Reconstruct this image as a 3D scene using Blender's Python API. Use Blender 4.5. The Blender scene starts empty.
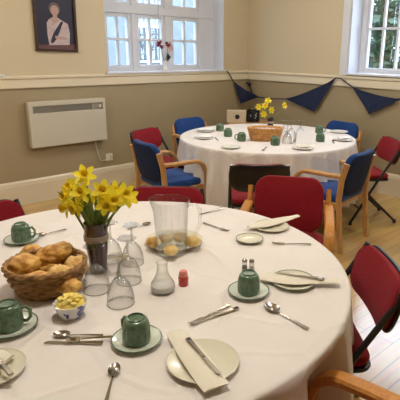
import bpy, bmesh, math, random
from mathutils import Vector, Matrix
random.seed(7)
PI = math.pi
C = bpy.context.scene.collection
sin, cos = math.sin, math.cos

# ------------------------------------------------------------------ camera solution
F_PX, CX, CY = 479.85, 237.886, 195.114
CAM_H = 1.55
ROT = Matrix(((0.72571605, -0.18839691, 0.66169693),
              (-0.68786661, -0.21722206, 0.69257065),
              (0.013257, -0.95776886, -0.28723347)))      # columns: right, down, forward
CAMLOC = Vector((0, 0, CAM_H))
YA, XB = 4.9556, 4.8846          # left wall plane, right wall plane
CEIL = 2.9
TZ = 0.74                        # top of the cloths

def ray(px, py):
    return ROT @ Vector((px - CX, py - CY, F_PX))
def onz(px, py, z=TZ):
    r = ray(px, py); return r * ((z - CAM_H) / r.z) + CAMLOC
def onx(px, py, x=XB):
    r = ray(px, py); return r * (x / r.x) + CAMLOC
def ony(px, py, y=YA):
    r = ray(px, py); return r * (y / r.y) + CAMLOC

# ------------------------------------------------------------------ materials
def new_mat(name):
    m = bpy.data.materials.new(name); m.use_nodes = True
    nt = m.node_tree; b = nt.nodes['Principled BSDF']
    return m, nt, b

def mat(name, col, rough=0.6, metal=0.0, col2=None, scale=20, bump=0.0, bscale=80, spec=0.5, sheen=0.0, trans=None,
        stretch=(1, 1, 1), detail=4, contrast=(0.35, 0.65), coat=0.0):
    m, nt, b = new_mat(name)
    b.inputs['Base Color'].default_value = (*col, 1)
    b.inputs['Roughness'].default_value = rough
    b.inputs['Metallic'].default_value = metal
    b.inputs['Specular IOR Level'].default_value = spec
    b.inputs['Sheen Weight'].default_value = sheen
    b.inputs['Coat Weight'].default_value = coat
    b.inputs['Coat Roughness'].default_value = 0.1
    tc = nt.nodes.new('ShaderNodeTexCoord')
    if col2:
        mp = nt.nodes.new('ShaderNodeMapping'); mp.inputs['Scale'].default_value = stretch
        n = nt.nodes.new('ShaderNodeTexNoise'); n.inputs['Scale'].default_value = scale; n.inputs['Detail'].default_value = detail
        r = nt.nodes.new('ShaderNodeValToRGB')
        r.color_ramp.elements[0].position = contrast[0]; r.color_ramp.elements[0].color = (*col, 1)
        r.color_ramp.elements[1].position = contrast[1]; r.color_ramp.elements[1].color = (*col2, 1)
        nt.links.new(tc.outputs['Object'], mp.inputs['Vector']); nt.links.new(mp.outputs['Vector'], n.inputs['Vector'])
        nt.links.new(n.outputs['Fac'], r.inputs['Fac']); nt.links.new(r.outputs['Color'], b.inputs['Base Color'])
    if bump:
        n2 = nt.nodes.new('ShaderNodeTexNoise'); n2.inputs['Scale'].default_value = bscale; n2.inputs['Detail'].default_value = 3
        bp = nt.nodes.new('ShaderNodeBump'); bp.inputs['Strength'].default_value = bump; bp.inputs['Distance'].default_value = 0.01
        nt.links.new(tc.outputs['Object'], n2.inputs['Vector']); nt.links.new(n2.outputs['Fac'], bp.inputs['Height'])
        nt.links.new(bp.outputs['Normal'], b.inputs['Normal'])
    if trans:
        t = nt.nodes.new('ShaderNodeBsdfTranslucent'); t.inputs['Color'].default_value = (*col, 1)
        mx = nt.nodes.new('ShaderNodeMixShader'); mx.inputs['Fac'].default_value = trans
        out = nt.nodes['Material Output']
        nt.links.new(b.outputs[0], mx.inputs[1]); nt.links.new(t.outputs[0], mx.inputs[2]); nt.links.new(mx.outputs[0], out.inputs['Surface'])
    return m

def glass_mat(name, tint=(0.93, 0.95, 0.94), rough=0.02, ior=1.5, edge=0.35):
    m, nt, b = new_mat(name)
    nt.nodes.remove(b)
    out = nt.nodes['Material Output']
    t = nt.nodes.new('ShaderNodeBsdfTransparent')
    g = nt.nodes.new('ShaderNodeBsdfGlossy'); g.inputs['Roughness'].default_value = rough
    fc = nt.nodes.new('ShaderNodeLayerWeight'); fc.inputs['Blend'].default_value = 0.5
    pw = nt.nodes.new('ShaderNodeMath'); pw.operation = 'POWER'; pw.inputs[1].default_value = 4.0
    fr = nt.nodes.new('ShaderNodeMath'); fr.operation = 'MULTIPLY_ADD'; fr.inputs[1].default_value = 0.85; fr.inputs[2].default_value = 0.07
    nt.links.new(fc.outputs['Facing'], pw.inputs[0]); nt.links.new(pw.outputs[0], fr.inputs[0])
    lw = nt.nodes.new('ShaderNodeLayerWeight'); lw.inputs['Blend'].default_value = edge
    mixc = nt.nodes.new('ShaderNodeMix'); mixc.data_type = 'RGBA'
    mixc.inputs[6].default_value = (*tint, 1); mixc.inputs[7].default_value = (tint[0]*.72, tint[1]*.73, tint[2]*.72, 1)
    nt.links.new(lw.outputs['Facing'], mixc.inputs[0]); nt.links.new(mixc.outputs[2], t.inputs['Color'])
    mx = nt.nodes.new('ShaderNodeMixShader')
    nt.links.new(fr.outputs[0], mx.inputs[0]); nt.links.new(t.outputs[0], mx.inputs[1]); nt.links.new(g.outputs[0], mx.inputs[2])
    nt.links.new(mx.outputs[0], out.inputs['Surface'])
    return m

def floor_mat():
    m, nt, b = new_mat('oak_parquet')
    tc = nt.nodes.new('ShaderNodeTexCoord')
    br = nt.nodes.new('ShaderNodeTexBrick')
    br.inputs['Scale'].default_value = 1.0; br.inputs['Brick Width'].default_value = 0.9; br.inputs['Row Height'].default_value = 0.09
    br.inputs['Mortar Size'].default_value = 0.0015; br.inputs['Color1'].default_value = (0.52, 0.31, 0.085, 1)
    br.inputs['Color2'].default_value = (0.64, 0.41, 0.13, 1); br.inputs['Mortar'].default_value = (0.16, 0.08, 0.03, 1)
    mp = nt.nodes.new('ShaderNodeMapping'); mp.inputs['Scale'].default_value = (3, 40, 1)
    n = nt.nodes.new('ShaderNodeTexNoise'); n.inputs['Scale'].default_value = 1.0; n.inputs['Detail'].default_value = 5
    mix = nt.nodes.new('ShaderNodeMix'); mix.data_type = 'RGBA'; mix.blend_type = 'OVERLAY'; mix.inputs[0].default_value = 0.45
    nt.links.new(tc.outputs['Object'], br.inputs['Vector']); nt.links.new(tc.outputs['Object'], mp.inputs['Vector'])
    nt.links.new(mp.outputs['Vector'], n.inputs['Vector'])
    nt.links.new(br.outputs['Color'], mix.inputs[6]); nt.links.new(n.outputs['Color'], mix.inputs[7])
    nt.links.new(mix.outputs[2], b.inputs['Base Color'])
    n3 = nt.nodes.new('ShaderNodeTexNoise'); n3.inputs['Scale'].default_value = 6
    bp = nt.nodes.new('ShaderNodeBump'); bp.inputs['Strength'].default_value = 0.12; bp.inputs['Distance'].default_value = 0.02
    nt.links.new(tc.outputs['Object'], n3.inputs['Vector']); nt.links.new(n3.outputs['Fac'], bp.inputs['Height'])
    nt.links.new(bp.outputs['Normal'], b.inputs['Normal'])
    b.inputs['Roughness'].default_value = 0.30
    b.inputs['Specular IOR Level'].default_value = 0.75
    b.inputs['Coat Weight'].default_value = 1.0; b.inputs['Coat IOR'].default_value = 1.65; b.inputs['Coat Roughness'].default_value = 0.2
    return m

def wall_mat():
    # two paints meeting behind the dado rail: cream above, khaki below
    m, nt, b = new_mat('painted_plaster')
    tc = nt.nodes.new('ShaderNodeTexCoord'); sp = nt.nodes.new('ShaderNodeSeparateXYZ')
    nt.links.new(tc.outputs['Object'], sp.inputs[0])
    gt = nt.nodes.new('ShaderNodeMath'); gt.operation = 'GREATER_THAN'; gt.inputs[1].default_value = 1.23
    nt.links.new(sp.outputs['Z'], gt.inputs[0])
    mix = nt.nodes.new('ShaderNodeMix'); mix.data_type = 'RGBA'
    mix.inputs[6].default_value = (0.365, 0.295, 0.18, 1); mix.inputs[7].default_value = (0.61, 0.52, 0.355, 1)
    nt.links.new(gt.outputs[0], mix.inputs[0]); nt.links.new(mix.outputs[2], b.inputs['Base Color'])
    n = nt.nodes.new('ShaderNodeTexNoise'); n.inputs['Scale'].default_value = 60
    bp = nt.nodes.new('ShaderNodeBump'); bp.inputs['Strength'].default_value = 0.08; bp.inputs['Distance'].default_value = 0.005
    nt.links.new(tc.outputs['Object'], n.inputs['Vector']); nt.links.new(n.outputs['Fac'], bp.inputs['Height'])
    nt.links.new(bp.outputs['Normal'], b.inputs['Normal'])
    b.inputs['Roughness'].default_value = 0.55
    return m

def emit_mat(name, col, s):
    m, nt, b = new_mat(name)
    b.inputs['Base Color'].default_value = (*col, 1)
    b.inputs['Emission Color'].default_value = (*col, 1); b.inputs['Emission Strength'].default_value = s
    return m

def linen():
    m = mat('white_table_linen', (0.84, 0.785, 0.74), 0.85, col2=(0.87, 0.82, 0.78), scale=5, bump=0.6, bscale=7, trans=0.15)
    nt = m.node_tree
    b0 = [n for n in nt.nodes if n.type == 'BUMP'][0]; tc = [n for n in nt.nodes if n.type == 'TEX_COORD'][0]
    nz = nt.nodes.new('ShaderNodeTexNoise'); nz.inputs['Scale'].default_value = 2.5
    mixv = nt.nodes.new('ShaderNodeMix'); mixv.data_type = 'VECTOR'; mixv.inputs[0].default_value = 0.12
    vo = nt.nodes.new('ShaderNodeTexVoronoi'); vo.feature = 'DISTANCE_TO_EDGE'; vo.inputs['Scale'].default_value = 4.5
    rr = nt.nodes.new('ShaderNodeValToRGB'); rr.color_ramp.elements[0].position = 0.0; rr.color_ramp.elements[1].position = 0.07
    rr.color_ramp.elements[0].color = (1,1,1,1); rr.color_ramp.elements[1].color = (0,0,0,1)
    b1 = nt.nodes.new('ShaderNodeBump'); b1.inputs['Strength'].default_value = 0.35; b1.inputs['Distance'].default_value = 0.006
    nt.links.new(tc.outputs['Object'], nz.inputs['Vector']); nt.links.new(tc.outputs['Object'], mixv.inputs[4]); nt.links.new(nz.outputs['Color'], mixv.inputs[5])
    nt.links.new(mixv.outputs[1], vo.inputs['Vector']); nt.links.new(vo.outputs['Distance'], rr.inputs['Fac'])
    nt.links.new(rr.outputs['Color'], b1.inputs['Height']); nt.links.new(b0.outputs['Normal'], b1.inputs['Normal'])
    for n in nt.nodes:
        if n.type == 'BSDF_PRINCIPLED': nt.links.new(b1.outputs['Normal'], n.inputs['Normal'])
    return m

M = dict(
    wall=wall_mat(), floor=floor_mat(),
    ceiling=mat('ceiling_white', (0.82, 0.79, 0.72), 0.8),
    trim=mat('cream_gloss_paint', (0.74, 0.66, 0.50), 0.35),
    winwhite=mat('white_window_paint', (0.66, 0.68, 0.74), 0.35),
    pane=glass_mat('window_glass', (0.95, 0.97, 0.98), 0.0, 1.45, 0.1),
    cloth=linen(),
    red=mat('red_upholstery', (0.20, 0.005, 0.010), 0.8, bump=0.25, bscale=400, col2=(0.25, 0.007, 0.015), scale=90, sheen=0.05, spec=0.2),
    blue=mat('blue_upholstery', (0.008, 0.045, 0.185), 0.8, bump=0.25, bscale=400, col2=(0.012, 0.058, 0.24), scale=90, sheen=0.15, spec=0.2),
    blueshade=mat('blue_back_cover_shaded', (0.006, 0.017, 0.060), 0.75, bump=0.2, bscale=300, spec=0.3),  # rear fabric darker than the front: backlit shade put into its colour
    beech=mat('varnished_beech', (0.48, 0.24, 0.075), 0.35, col2=(0.60, 0.33, 0.12), scale=6, stretch=(12, 12, 1.5), coat=0.3),
    honey=mat('honey_beech', (0.50, 0.20, 0.035), 0.35, col2=(0.62, 0.28, 0.06), scale=6, stretch=(12, 12, 1.5), coat=0.3),
    blackm=mat('black_painted_steel', (0.012, 0.012, 0.014), 0.35, spec=0.5),
    blackp=mat('black_plastic', (0.014, 0.013, 0.013), 0.5),
    rubber=mat('black_rubber', (0.02, 0.02, 0.02), 0.8),
    heater=mat('cream_enamel', (0.60, 0.56, 0.46), 0.4),
    grille=mat('heater_grille', (0.30, 0.28, 0.23), 0.6),
    plastic=mat('white_plastic', (0.72, 0.68, 0.58), 0.4),
    navy=mat('navy_bunting_cotton', (0.006, 0.015, 0.052), 0.8, bump=0.15, bscale=200, col2=(0.009, 0.020, 0.070), scale=30),
    green=mat('green_glazed_stoneware', (0.060, 0.125, 0.065), 0.28, col2=(0.12, 0.20, 0.115), scale=60, bump=0.3, bscale=70, contrast=(0.4, 0.6), coat=0.4),
    greenpale=mat('pale_green_glaze', (0.60, 0.66, 0.56), 0.2, col2=(0.66, 0.70, 0.60), scale=20, coat=0.4),
    rimgreen=mat('dark_green_rim', (0.12, 0.18, 0.13), 0.25),
    cream=mat('cream_china', (0.70, 0.66, 0.52), 0.25, coat=0.3),
    white=mat('white_china', (0.80, 0.79, 0.76), 0.2, coat=0.3),
    napkin=mat('cream_paper_napkin', (0.74, 0.69, 0.57), 0.85, bump=0.15, bscale=40),
    napwhite=mat('white_paper_napkin', (0.85, 0.86, 0.90), 0.85, bump=0.1, bscale=40),
    steel=mat('stainless_steel', (0.42, 0.38, 0.32), 0.22, metal=1.0),
    wicker=mat('brown_wicker', (0.24, 0.115, 0.032), 0.6, col2=(0.40, 0.22, 0.075), scale=40, bump=0.4, bscale=120),
    wickerorange=mat('honey_wicker', (0.52, 0.24, 0.06), 0.6, col2=(0.66, 0.36, 0.12), scale=40, bump=0.4, bscale=120),
    bread=mat('golden_crust', (0.46, 0.19, 0.025), 0.55, col2=(0.82, 0.50, 0.13), scale=22, bump=0.9, bscale=40, contrast=(0.38, 0.6)),
    breadpale=mat('pale_floury_crust', (0.56, 0.28, 0.05), 0.6, col2=(0.86, 0.62, 0.26), scale=24, bump=0.9, bscale=40, contrast=(0.38, 0.6)),
    scone=mat('scone_crust', (0.72, 0.45, 0.12), 0.65, col2=(0.84, 0.66, 0.30), scale=22, bump=0.6, bscale=40),
    butter=mat('yellow_butter', (0.88, 0.66, 0.10), 0.45, col2=(0.92, 0.76, 0.24), scale=30),
    bowl=mat('blue_patterned_china', (0.74, 0.74, 0.76), 0.2, col2=(0.06, 0.08, 0.28), scale=28, contrast=(0.53, 0.58), coat=0.4),
    petal=mat('daffodil_petal', (0.94, 0.80, 0.03), 0.6, col2=(0.96, 0.84, 0.06), scale=30, trans=0.3),
    trumpet=mat('daffodil_trumpet', (0.92, 0.70, 0.015), 0.6, trans=0.25),
    stem=mat('green_stem', (0.13, 0.22, 0.04), 0.6, col2=(0.20, 0.27, 0.07), scale=30),
    vase=mat('dark_plum_glaze', (0.045, 0.012, 0.018), 0.15, coat=0.6),
    vaseband=mat('grey_brown_band', (0.36, 0.29, 0.22), 0.35),
    glass=glass_mat('clear_glass', (0.99, 0.992, 0.99), 0.03, 1.45, 0.2),
    glassrim=glass_mat('thick_glass_edge', (0.86, 0.87, 0.85), 0.05, 1.5, 0.35),
    glassgreen=glass_mat('greenish_glass', (0.965, 0.98, 0.96), 0.03, 1.45, 0.2),
    jam=mat('red_jam', (0.55, 0.035, 0.03), 0.25, coat=0.5),
    jamlid=mat('pink_lid', (0.72, 0.26, 0.22), 0.4),
    salt=mat('white_salt', (0.8, 0.78, 0.74), 0.8),
    pepper=mat('ground_pepper', (0.06, 0.05, 0.045), 0.8),
    redflower=mat('crimson_petals', (0.30, 0.008, 0.045), 0.6),
    palepink=mat('pale_pink_petals', (0.75, 0.55, 0.52), 0.6),
    leafdark=mat('dark_leaf', (0.012, 0.045, 0.022), 0.5),
    card=mat('beige_cardboard', (0.60, 0.50, 0.36), 0.8),
    bwbag=mat('black_white_print', (0.006, 0.006, 0.010), 0.7, col2=(0.75, 0.78, 0.82), scale=11, contrast=(0.55, 0.58)),
    framewood=mat('dark_picture_frame', (0.05, 0.02, 0.012), 0.35),
    pnavy=mat('portrait_dark_ground', (0.012, 0.012, 0.035), 0.5),
    pdress=mat('portrait_pale_dress', (0.58, 0.47, 0.48), 0.5, col2=(0.44, 0.35, 0.37), scale=30),
    pskin=mat('portrait_skin', (0.46, 0.29, 0.24), 0.5),
    phair=mat('portrait_grey_hair', (0.12, 0.09, 0.10), 0.5),
    psash=mat('portrait_dark_sash', (0.012, 0.012, 0.04), 0.5),
    ptable=mat('portrait_brown_ledge', (0.12, 0.05, 0.05), 0.5),
    stone=mat('pale_grey_stone', (0.16, 0.19, 0.225), 0.85, col2=(0.20, 0.23, 0.265), scale=3, bump=0.3, bscale=12),
    darkpane=mat('dark_window_pane', (0.05, 0.07, 0.09), 0.3),
    slate=mat('grey_slate', (0.22, 0.24, 0.27), 0.7),
    lawn=mat('lawn', (0.06, 0.12, 0.03), 0.9, col2=(0.09, 0.16, 0.04), scale=3),
    leaf=mat('tree_leaf', (0.06, 0.115, 0.06), 0.6, col2=(0.15, 0.21, 0.14), scale=2.0, trans=0.35),
    bark=mat('tree_bark', (0.10, 0.08, 0.06), 0.9, bump=0.5, bscale=20),
    lamp=emit_mat('lamp_diffuser', (1.0, 0.93, 0.82), 56.0),
    cord=mat('white_cord', (0.55, 0.57, 0.60), 0.7),
)

# ------------------------------------------------------------------ mesh builder
class MB:
    def __init__(self): self.v = []; self.f = []; self.mi = []
    def add(self, vs, fs, mi=0, X=None):
        o = len(self.v)
        self.v += [tuple(X @ Vector(p)) if X is not None else tuple(p) for p in vs]
        self.f += [tuple(i + o for i in f) for f in fs]; self.mi += [mi] * len(fs)
        return self
    def box(self, c, s, rot=None, mi=0):
        x, y, z = s[0]/2, s[1]/2, s[2]/2
        vs = [Vector(p) for p in ((-x,-y,-z),(x,-y,-z),(x,y,-z),(-x,y,-z),(-x,-y,z),(x,-y,z),(x,y,z),(-x,y,z))]
        if rot: 
            vs = [rot @ p for p in vs]
        vs = [p + Vector(c) for p in vs]
        return self.add(vs, [(3,2,1,0),(4,5,6,7),(0,1,5,4),(1,2,6,5),(2,3,7,6),(3,0,4,7)], mi)
    def boxx(self, x0, x1, y0, y1, z0, z1, mi=0):
        return self.box(((x0+x1)/2,(y0+y1)/2,(z0+z1)/2), (abs(x1-x0),abs(y1-y0),abs(z1-z0)), None, mi)
    def lathe(self, prof, n=32, c=(0,0,0), mi=0, sx=1, sy=1, X=None, closed=False):
        vs=[]; fs=[]; idx=[]
        for r, z in prof:
            if r < 1e-6: idx.append([len(vs)]); vs.append((c[0], c[1], c[2]+z))
            else:
                idx.append(list(range(len(vs), len(vs)+n)))
                for k in range(n):
                    a = 2*PI*k/n; vs.append((c[0]+sx*r*cos(a), c[1]+sy*r*sin(a), c[2]+z))
        pairs = list(zip(idx[:-1], idx[1:]))
        if closed: pairs.append((idx[-1], idx[0]))
        for A, B in pairs:
            if len(A) == 1 and len(B) == 1: continue
            for k in range(n):
                k2 = (k+1) % n
                if len(A) == 1: fs.append((A[0], B[k2], B[k]))
                elif len(B) == 1: fs.append((A[k], A[k2], B[0]))
                else: fs.append((A[k], A[k2], B[k2], B[k]))
        return self.add(vs, fs, mi, X)
    def sweep(self, pts, prof, closed=False, up=None, mi=0, scales=None):
        """prof: list of (a,b) section points; a along side, b along up"""
        pts = [Vector(p) for p in pts]; n = len(pts); m = len(prof)
        vs=[]; fs=[]; prev=None
        for i, p in enumerate(pts):
            if closed: t = pts[(i+1) % n] - pts[i-1]
            else: t = pts[min(i+1, n-1)] - pts[max(i-1, 0)]
            t.normalize()
            if up is not None:
                s = t.cross(Vector(up))
                if s.length < 1e-4: s = prev or Vector((1,0,0))
                s.normalize()
            else:
                if prev is None:
                    s = t.cross(Vector((0,0,1)))
                    if s.length < 1e-3: s = t.cross(Vector((0,1,0)))
                else: s = prev - t * prev.dot(t)
                s.normalize()
            prev = s.copy(); u = s.cross(t)
            k = scales[i] if scales else 1
            for a, b in prof: vs.append(p + s*a*k + u*b*k)
        for i in range(n if closed else n-1):
            j = (i+1) % n
            for q in range(m):
                q2 = (q+1) % m; fs.append((i*m+q, i*m+q2, j*m+q2, j*m+q))
        if not closed:
            fs.append(tuple(range(m))[::-1]); fs.append(tuple((n-1)*m+q for q in range(m)))
        return self.add(vs, fs, mi)
    def tube(self, pts, r, n=8, closed=False, mi=0, scales=None):
        return self.sweep(pts, [(r*cos(2*PI*k/n), r*sin(2*PI*k/n)) for k in range(n)], closed, None, mi, scales)
    def bar(self, pts, w, t, up, mi=0, scales=None):
        c = min(w, t)*0.25; a, b = w/2, t/2
        return self.sweep(pts, [(-a,-b+c),(-a+c,-b),(a-c,-b),(a,-b+c),(a,b-c),(a-c,b),(-a+c,b),(-a,b-c)], False, up, mi, scales)
    def ellip(self, c, r, nu=16, nv=10, mi=0, rot=None, fn=None):
        vs=[]; fs=[]
        for j in range(nv+1):
            ph = PI*j/nv
            for i in range(nu):
                a = 2*PI*i/nu
                p = Vector((sin(ph)*cos(a), sin(ph)*sin(a), cos(ph)))
                k = fn(p) if fn else 1
                p = Vector((p.x*r[0]*k, p.y*r[1]*k, p.z*r[2]*k))
                if rot: p = rot @ p
                vs.append(p + Vector(c))
        for j in range(nv):
            for i in range(nu):
                i2 = (i+1) % nu; fs.append((j*nu+i, (j+1)*nu+i, (j+1)*nu+i2, j*nu+i2))
        return self.add(vs, fs, mi)
    def pad(self, w, d, t, r, fn=None, seg=7, edge=None, crown=0.0, mi=0):
        """cushion: rounded rectangle w x d in XY, thickness t in Z, soft edges"""
        e = edge or t*0.42
        def outline(ins):
            o=[]; rr=max(r-ins, 0.003); hx, hy = w/2-ins, d/2-ins
            cs=[(hx-rr,hy-rr,0),(-hx+rr,hy-rr,PI/2),(-hx+rr,-hy+rr,PI),(hx-rr,-hy+rr,1.5*PI)]
            for (cx,cy,a0) in cs:
                for k in range(seg+1):
                    a=a0+PI/2*k/seg; o.append((cx+rr*cos(a), cy+rr*sin(a)))
            ext=[]
            L=len(o)
            for k in range(L):
                p=o[k]; q=o[(k+1)%L]; ext.append(p)
                dist=math.hypot(p[0]-q[0], p[1]-q[1])
                if dist>0.05:
                    for s in range(1,6): ext.append((p[0]+(q[0]-p[0])*s/6, p[1]+(q[1]-p[1])*s/6))
            return ext
        rings=[(e,-t/2),(e*0.3,-t/2+e*0.3),(0,-t/2+e),(0,t/2-e),(e*0.3,t/2-e*0.3),(e,t/2),(e+0.2*min(w,d),t/2+crown*0.8)]
        vs=[];fs=[]; m=None
        for ins,z in rings:
            o=outline(min(ins,min(w,d)*0.45)); m=len(o); vs+=[(x,y,z) for x,y in o]
        n=len(rings)
        for i in range(n-1):
            for q in range(m):
                q2=(q+1)%m; fs.append((i*m+q,i*m+q2,(i+1)*m+q2,(i+1)*m+q))
        vs.append((0,0,-t/2)); vs.append((0,0,t/2+crown))
        for q in range(m):
            q2=(q+1)%m; fs.append((len(vs)-2,q2,q)); fs.append((len(vs)-1,(n-1)*m+q,(n-1)*m+q2))
        if fn: vs=[fn(*p) for p in vs]
        return self.add(vs,fs,mi)
    def build(self, name, mats, parent=None, smooth=True, bevel=0, angle=40, subsurf=0, origin=None):
        me = bpy.data.meshes.new(name)
        vs = self.v
        if origin is not None:
            vs = [(p[0]-origin[0], p[1]-origin[1], p[2]-origin[2]) for p in vs]
        me.from_pydata(vs, [], self.f)
        if not isinstance(mats, (list, tuple)): mats = [mats]
        for m in mats: me.materials.append(m)
        for p, mi in zip(me.polygons, self.mi): p.material_index = mi
        bm = bmesh.new(); bm.from_mesh(me)
        bmesh.ops.remove_doubles(bm, verts=bm.verts, dist=1e-6)
        bmesh.ops.recalc_face_normals(bm, faces=bm.faces); bm.to_mesh(me); bm.free()
        if smooth:
            for p in me.polygons: p.use_smooth = True
            me.set_sharp_from_angle(angle=math.radians(angle))
        o = bpy.data.objects.new(name, me); C.objects.link(o)
        if origin is not None: o.location = origin
        if parent: o.parent = parent
        if bevel:
            b = o.modifiers.new('bevel', 'BEVEL'); b.width = bevel; b.segments = 2; b.limit_method = 'ANGLE'
        if subsurf:
            s = o.modifiers.new('sub', 'SUBSURF'); s.levels = subsurf; s.render_levels = subsurf
        return o

def tag(o, label, cat, group=None):
    o['label'] = label; o['category'] = cat
    if group: o['group'] = group
    return o
def thing(name, label, cat, loc=(0,0,0), rz=0, group=None):
    o = bpy.data.objects.new(name, None); C.objects.link(o); o.empty_display_size = 0.05
    o.location = loc; o.rotation_euler = (0,0,rz)
    return tag(o, label, cat, group)
def dup(root, loc, rz, label, group=None):
    r = root.copy(); C.objects.link(r); r.location = loc; r.rotation_euler = (0,0,rz); r['label'] = label
    if group: r['group'] = group
    for ch in list(root.children):
        c = ch.copy(); C.objects.link(c); c.parent = r
        for g in list(ch.children):
            d = g.copy(); C.objects.link(d); d.parent = c
    return r
def struct(o): o['kind'] = 'structure'; return o
def face_yaw(dx, dy):            # rotation that turns local +Y to (dx,dy)
    return math.atan2(dy, dx) - PI/2

# ------------------------------------------------------------------ the room
X0, Y0 = -2.3, -2.3
WT = 0.34
wAx0, wAx1, wAz0, wAz1 = 2.718, 4.436, 1.30, 2.62       # window in the left wall
wBy0, wBy1, wBz0, wBz1 = 1.75, 3.30, 1.315, 2.62        # window in the right wall
wCx0, wCx1 = -0.15, 1.52                                # second window of the left wall

b = MB(); b.boxx(X0, XB+WT, Y0, YA+WT, -0.1, 0.0); struct(b.build('floor', M['floor'], smooth=False))
b = MB(); b.boxx(X0, XB+WT, Y0, YA+WT, CEIL, CEIL+0.1); struct(b.build('ceiling', M['ceiling'], smooth=False))
b = MB()
def wall_with_holes_x(b, x0, x1, ya, yb, holes, z1=CEIL):
    xs = x0
    for (h0, h1, z0, zt) in holes:
        b.boxx(xs, h0, ya, yb, 0, z1); b.boxx(h0, h1, ya, yb, 0, z0); b.boxx(h0, h1, ya, yb, zt, z1); xs = h1
    b.boxx(xs, x1, ya, yb, 0, z1)
wall_with_holes_x(b, X0, XB+WT, YA, YA+WT, [(wCx0, wCx1, wAz0, wAz1), (wAx0, wAx1, wAz0, wAz1)])
struct(b.build('wall_left', M['wall'], smooth=False))
b = MB()
b.boxx(XB, XB+WT, Y0, wBy0, 0, CEIL); b.boxx(XB, XB+WT, wBy0, wBy1, 0, wBz0); b.boxx(XB, XB+WT, wBy0, wBy1, wBz1, CEIL); b.boxx(XB, XB+WT, wBy1, YA, 0, CEIL)
struct(b.build('wall_right', M['wall'], smooth=False))
b = MB(); b.boxx(X0-0.1, X0, Y0-0.1, YA+WT, 0, CEIL); struct(b.build('wall_back', M['wall'], smooth=False))
b = MB(); b.boxx(X0, XB+WT, Y0-0.1, Y0, 0, CEIL); struct(b.build('wall_front', M['wall'], smooth=False))

# skirting with a moulded top, swept along each wall
def skirt_profile(y_in):   # (depth, z)
    return [(0,0),(0.026,0),(0.026,0.205),(0.022,0.218),(0.020,0.235),(0.008,0.252),(0,0.252)]
b = MB()
pr = skirt_profile(0)
vs = [(x, YA-d, z) for x in (X0, XB) for d, z in pr]; n = len(pr)
b.add(vs, [tuple(range(n)), tuple(range(2*n-1, n-1, -1))] + [(i, (i+1)%n, n+(i+1)%n, n+i) for i in range(n)])
struct(b.build('baseboard_left', M['trim'], smooth=False))
b = MB(); vs = [(XB-d, y, z) for y in (Y0, YA-0.026) for d, z in pr]
b.add(vs, [tuple(range(n)), tuple(range(2*n-1, n-1, -1))] + [(i, (i+1)%n, n+(i+1)%n, n+i) for i in range(n)])
struct(b.build('baseboard_right', M['trim'], smooth=False))
# dado rails: flat board with a projecting nosing on top
rp = [(0,1.172),(0.018,1.172),(0.022,1.180),(0.020,1.258),(0.034,1.266),(0.036,1.283),(0.028,1.292),(0,1.292)]
n = len(rp)
fr = [tuple(range(n)), tuple(range(2*n-1, n-1, -1))] + [(i, (i+1)%n, n+(i+1)%n, n+i) for i in range(n)]
b = MB(); b.add([(x, YA-d, z) for x in (X0, XB) for d, z in rp], fr); struct(b.build('trim_1', M['trim'], smooth=False))
b = MB(); b.add([(XB-d, y, z) for y in (Y0, YA-0.036) for d, z in rp], fr); struct(b.build('trim_2', M['trim'], smooth=False))

# --- windows -------------------------------------------------------
def window_x(name, x0, x1, z0, z1, cas, transom_z, bar_z, yf, sill_over=0.03):
    """window in the left wall; cas = list of (x_left, x_right) casement openings"""
    root = bpy.data.objects.new(name, None); C.objects.link(root); struct(root); root.location = (0,0,0)
    f = MB(); d0, d1 = yf, yf+0.07
    xs = x0
    for (a, c) in cas:                                   # outer frame and mullions
        f.boxx(xs, a, d0-0.01, d1, z0, z1); xs = c
    f.boxx(xs, x1, d0-0.01, d1, z0, z1)
    f.boxx(x0, x1, d0-0.008, d1, z0, z0+0.035); f.boxx(x0, x1, d0-0.008, d1, z1-0.06, z1)
    f.boxx(x0, x1, d0-0.02, d1, transom_z, transom_z+0.085)
    f.build('window_frame', M['winwhite'], root, smooth=False, bevel=0.004)
    for (a, c) in cas:
        for (za, zc) in ((z0+0.035, transom_z), (transom_z+0.085, z1-0.06)):
            g = MB(); s = 0.042
            g.boxx(a, a+s, d0+0.005, d1-0.01, za, zc); g.boxx(c-s, c, d0+0.005, d1-0.01, za, zc)
            g.boxx(a, c, d0+0.006, d1-0.011, za, za+s); g.boxx(a, c, d0+0.006, d1-0.011, zc-s, zc)
            xm = (a+c)/2; g.boxx(xm-0.014, xm+0.014, d0+0.012, d1-0.015, za, zc)
            for zb in bar_z:
                if za < zb < zc: g.boxx(a, c, d0+0.013, d1-0.016, zb-0.014, zb+0.014)
            g.build('casement', M['winwhite'], root, smooth=False, bevel=0.003)
            p = MB(); p.boxx(a+0.01, c-0.01, d0+0.036, d0+0.040, za+0.01, zc-0.01); p.build('window_pane', M['pane'], root, smooth=False)
    r = MB()                                              # painted reveal lining
    r.boxx(x0, x0+0.012, YA-0.004, yf, z0, z1); r.boxx(x1-0.012, x1, YA-0.004, yf, z0, z1); r.boxx(x0, x1, YA-0.004, yf, z1-0.012, z1)
    r.build('window_reveal', M['winwhite'], root, smooth=False)
    s = MB(); s.boxx(x0-sill_over, x1+sill_over, YA-0.045, yf, z0-0.012, z0+0.008)
    s.build('window_sill', M['winwhite'], root, smooth=False, bevel=0.005)
    return root
YF = YA + 0.20
def fx(px): return ony(px, 40, YF).x
bz = ony(150, 40, YF).z; tzA = ony(150, 15, YF).z
cA = [(wAx0+0.10, fx(132)), (fx(136.5), fx(165)), (fx(171), fx(199))]
window_x('window_1', wAx0, wAx1, wAz0, wAz1, cA, tzA, [bz], YF)
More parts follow.
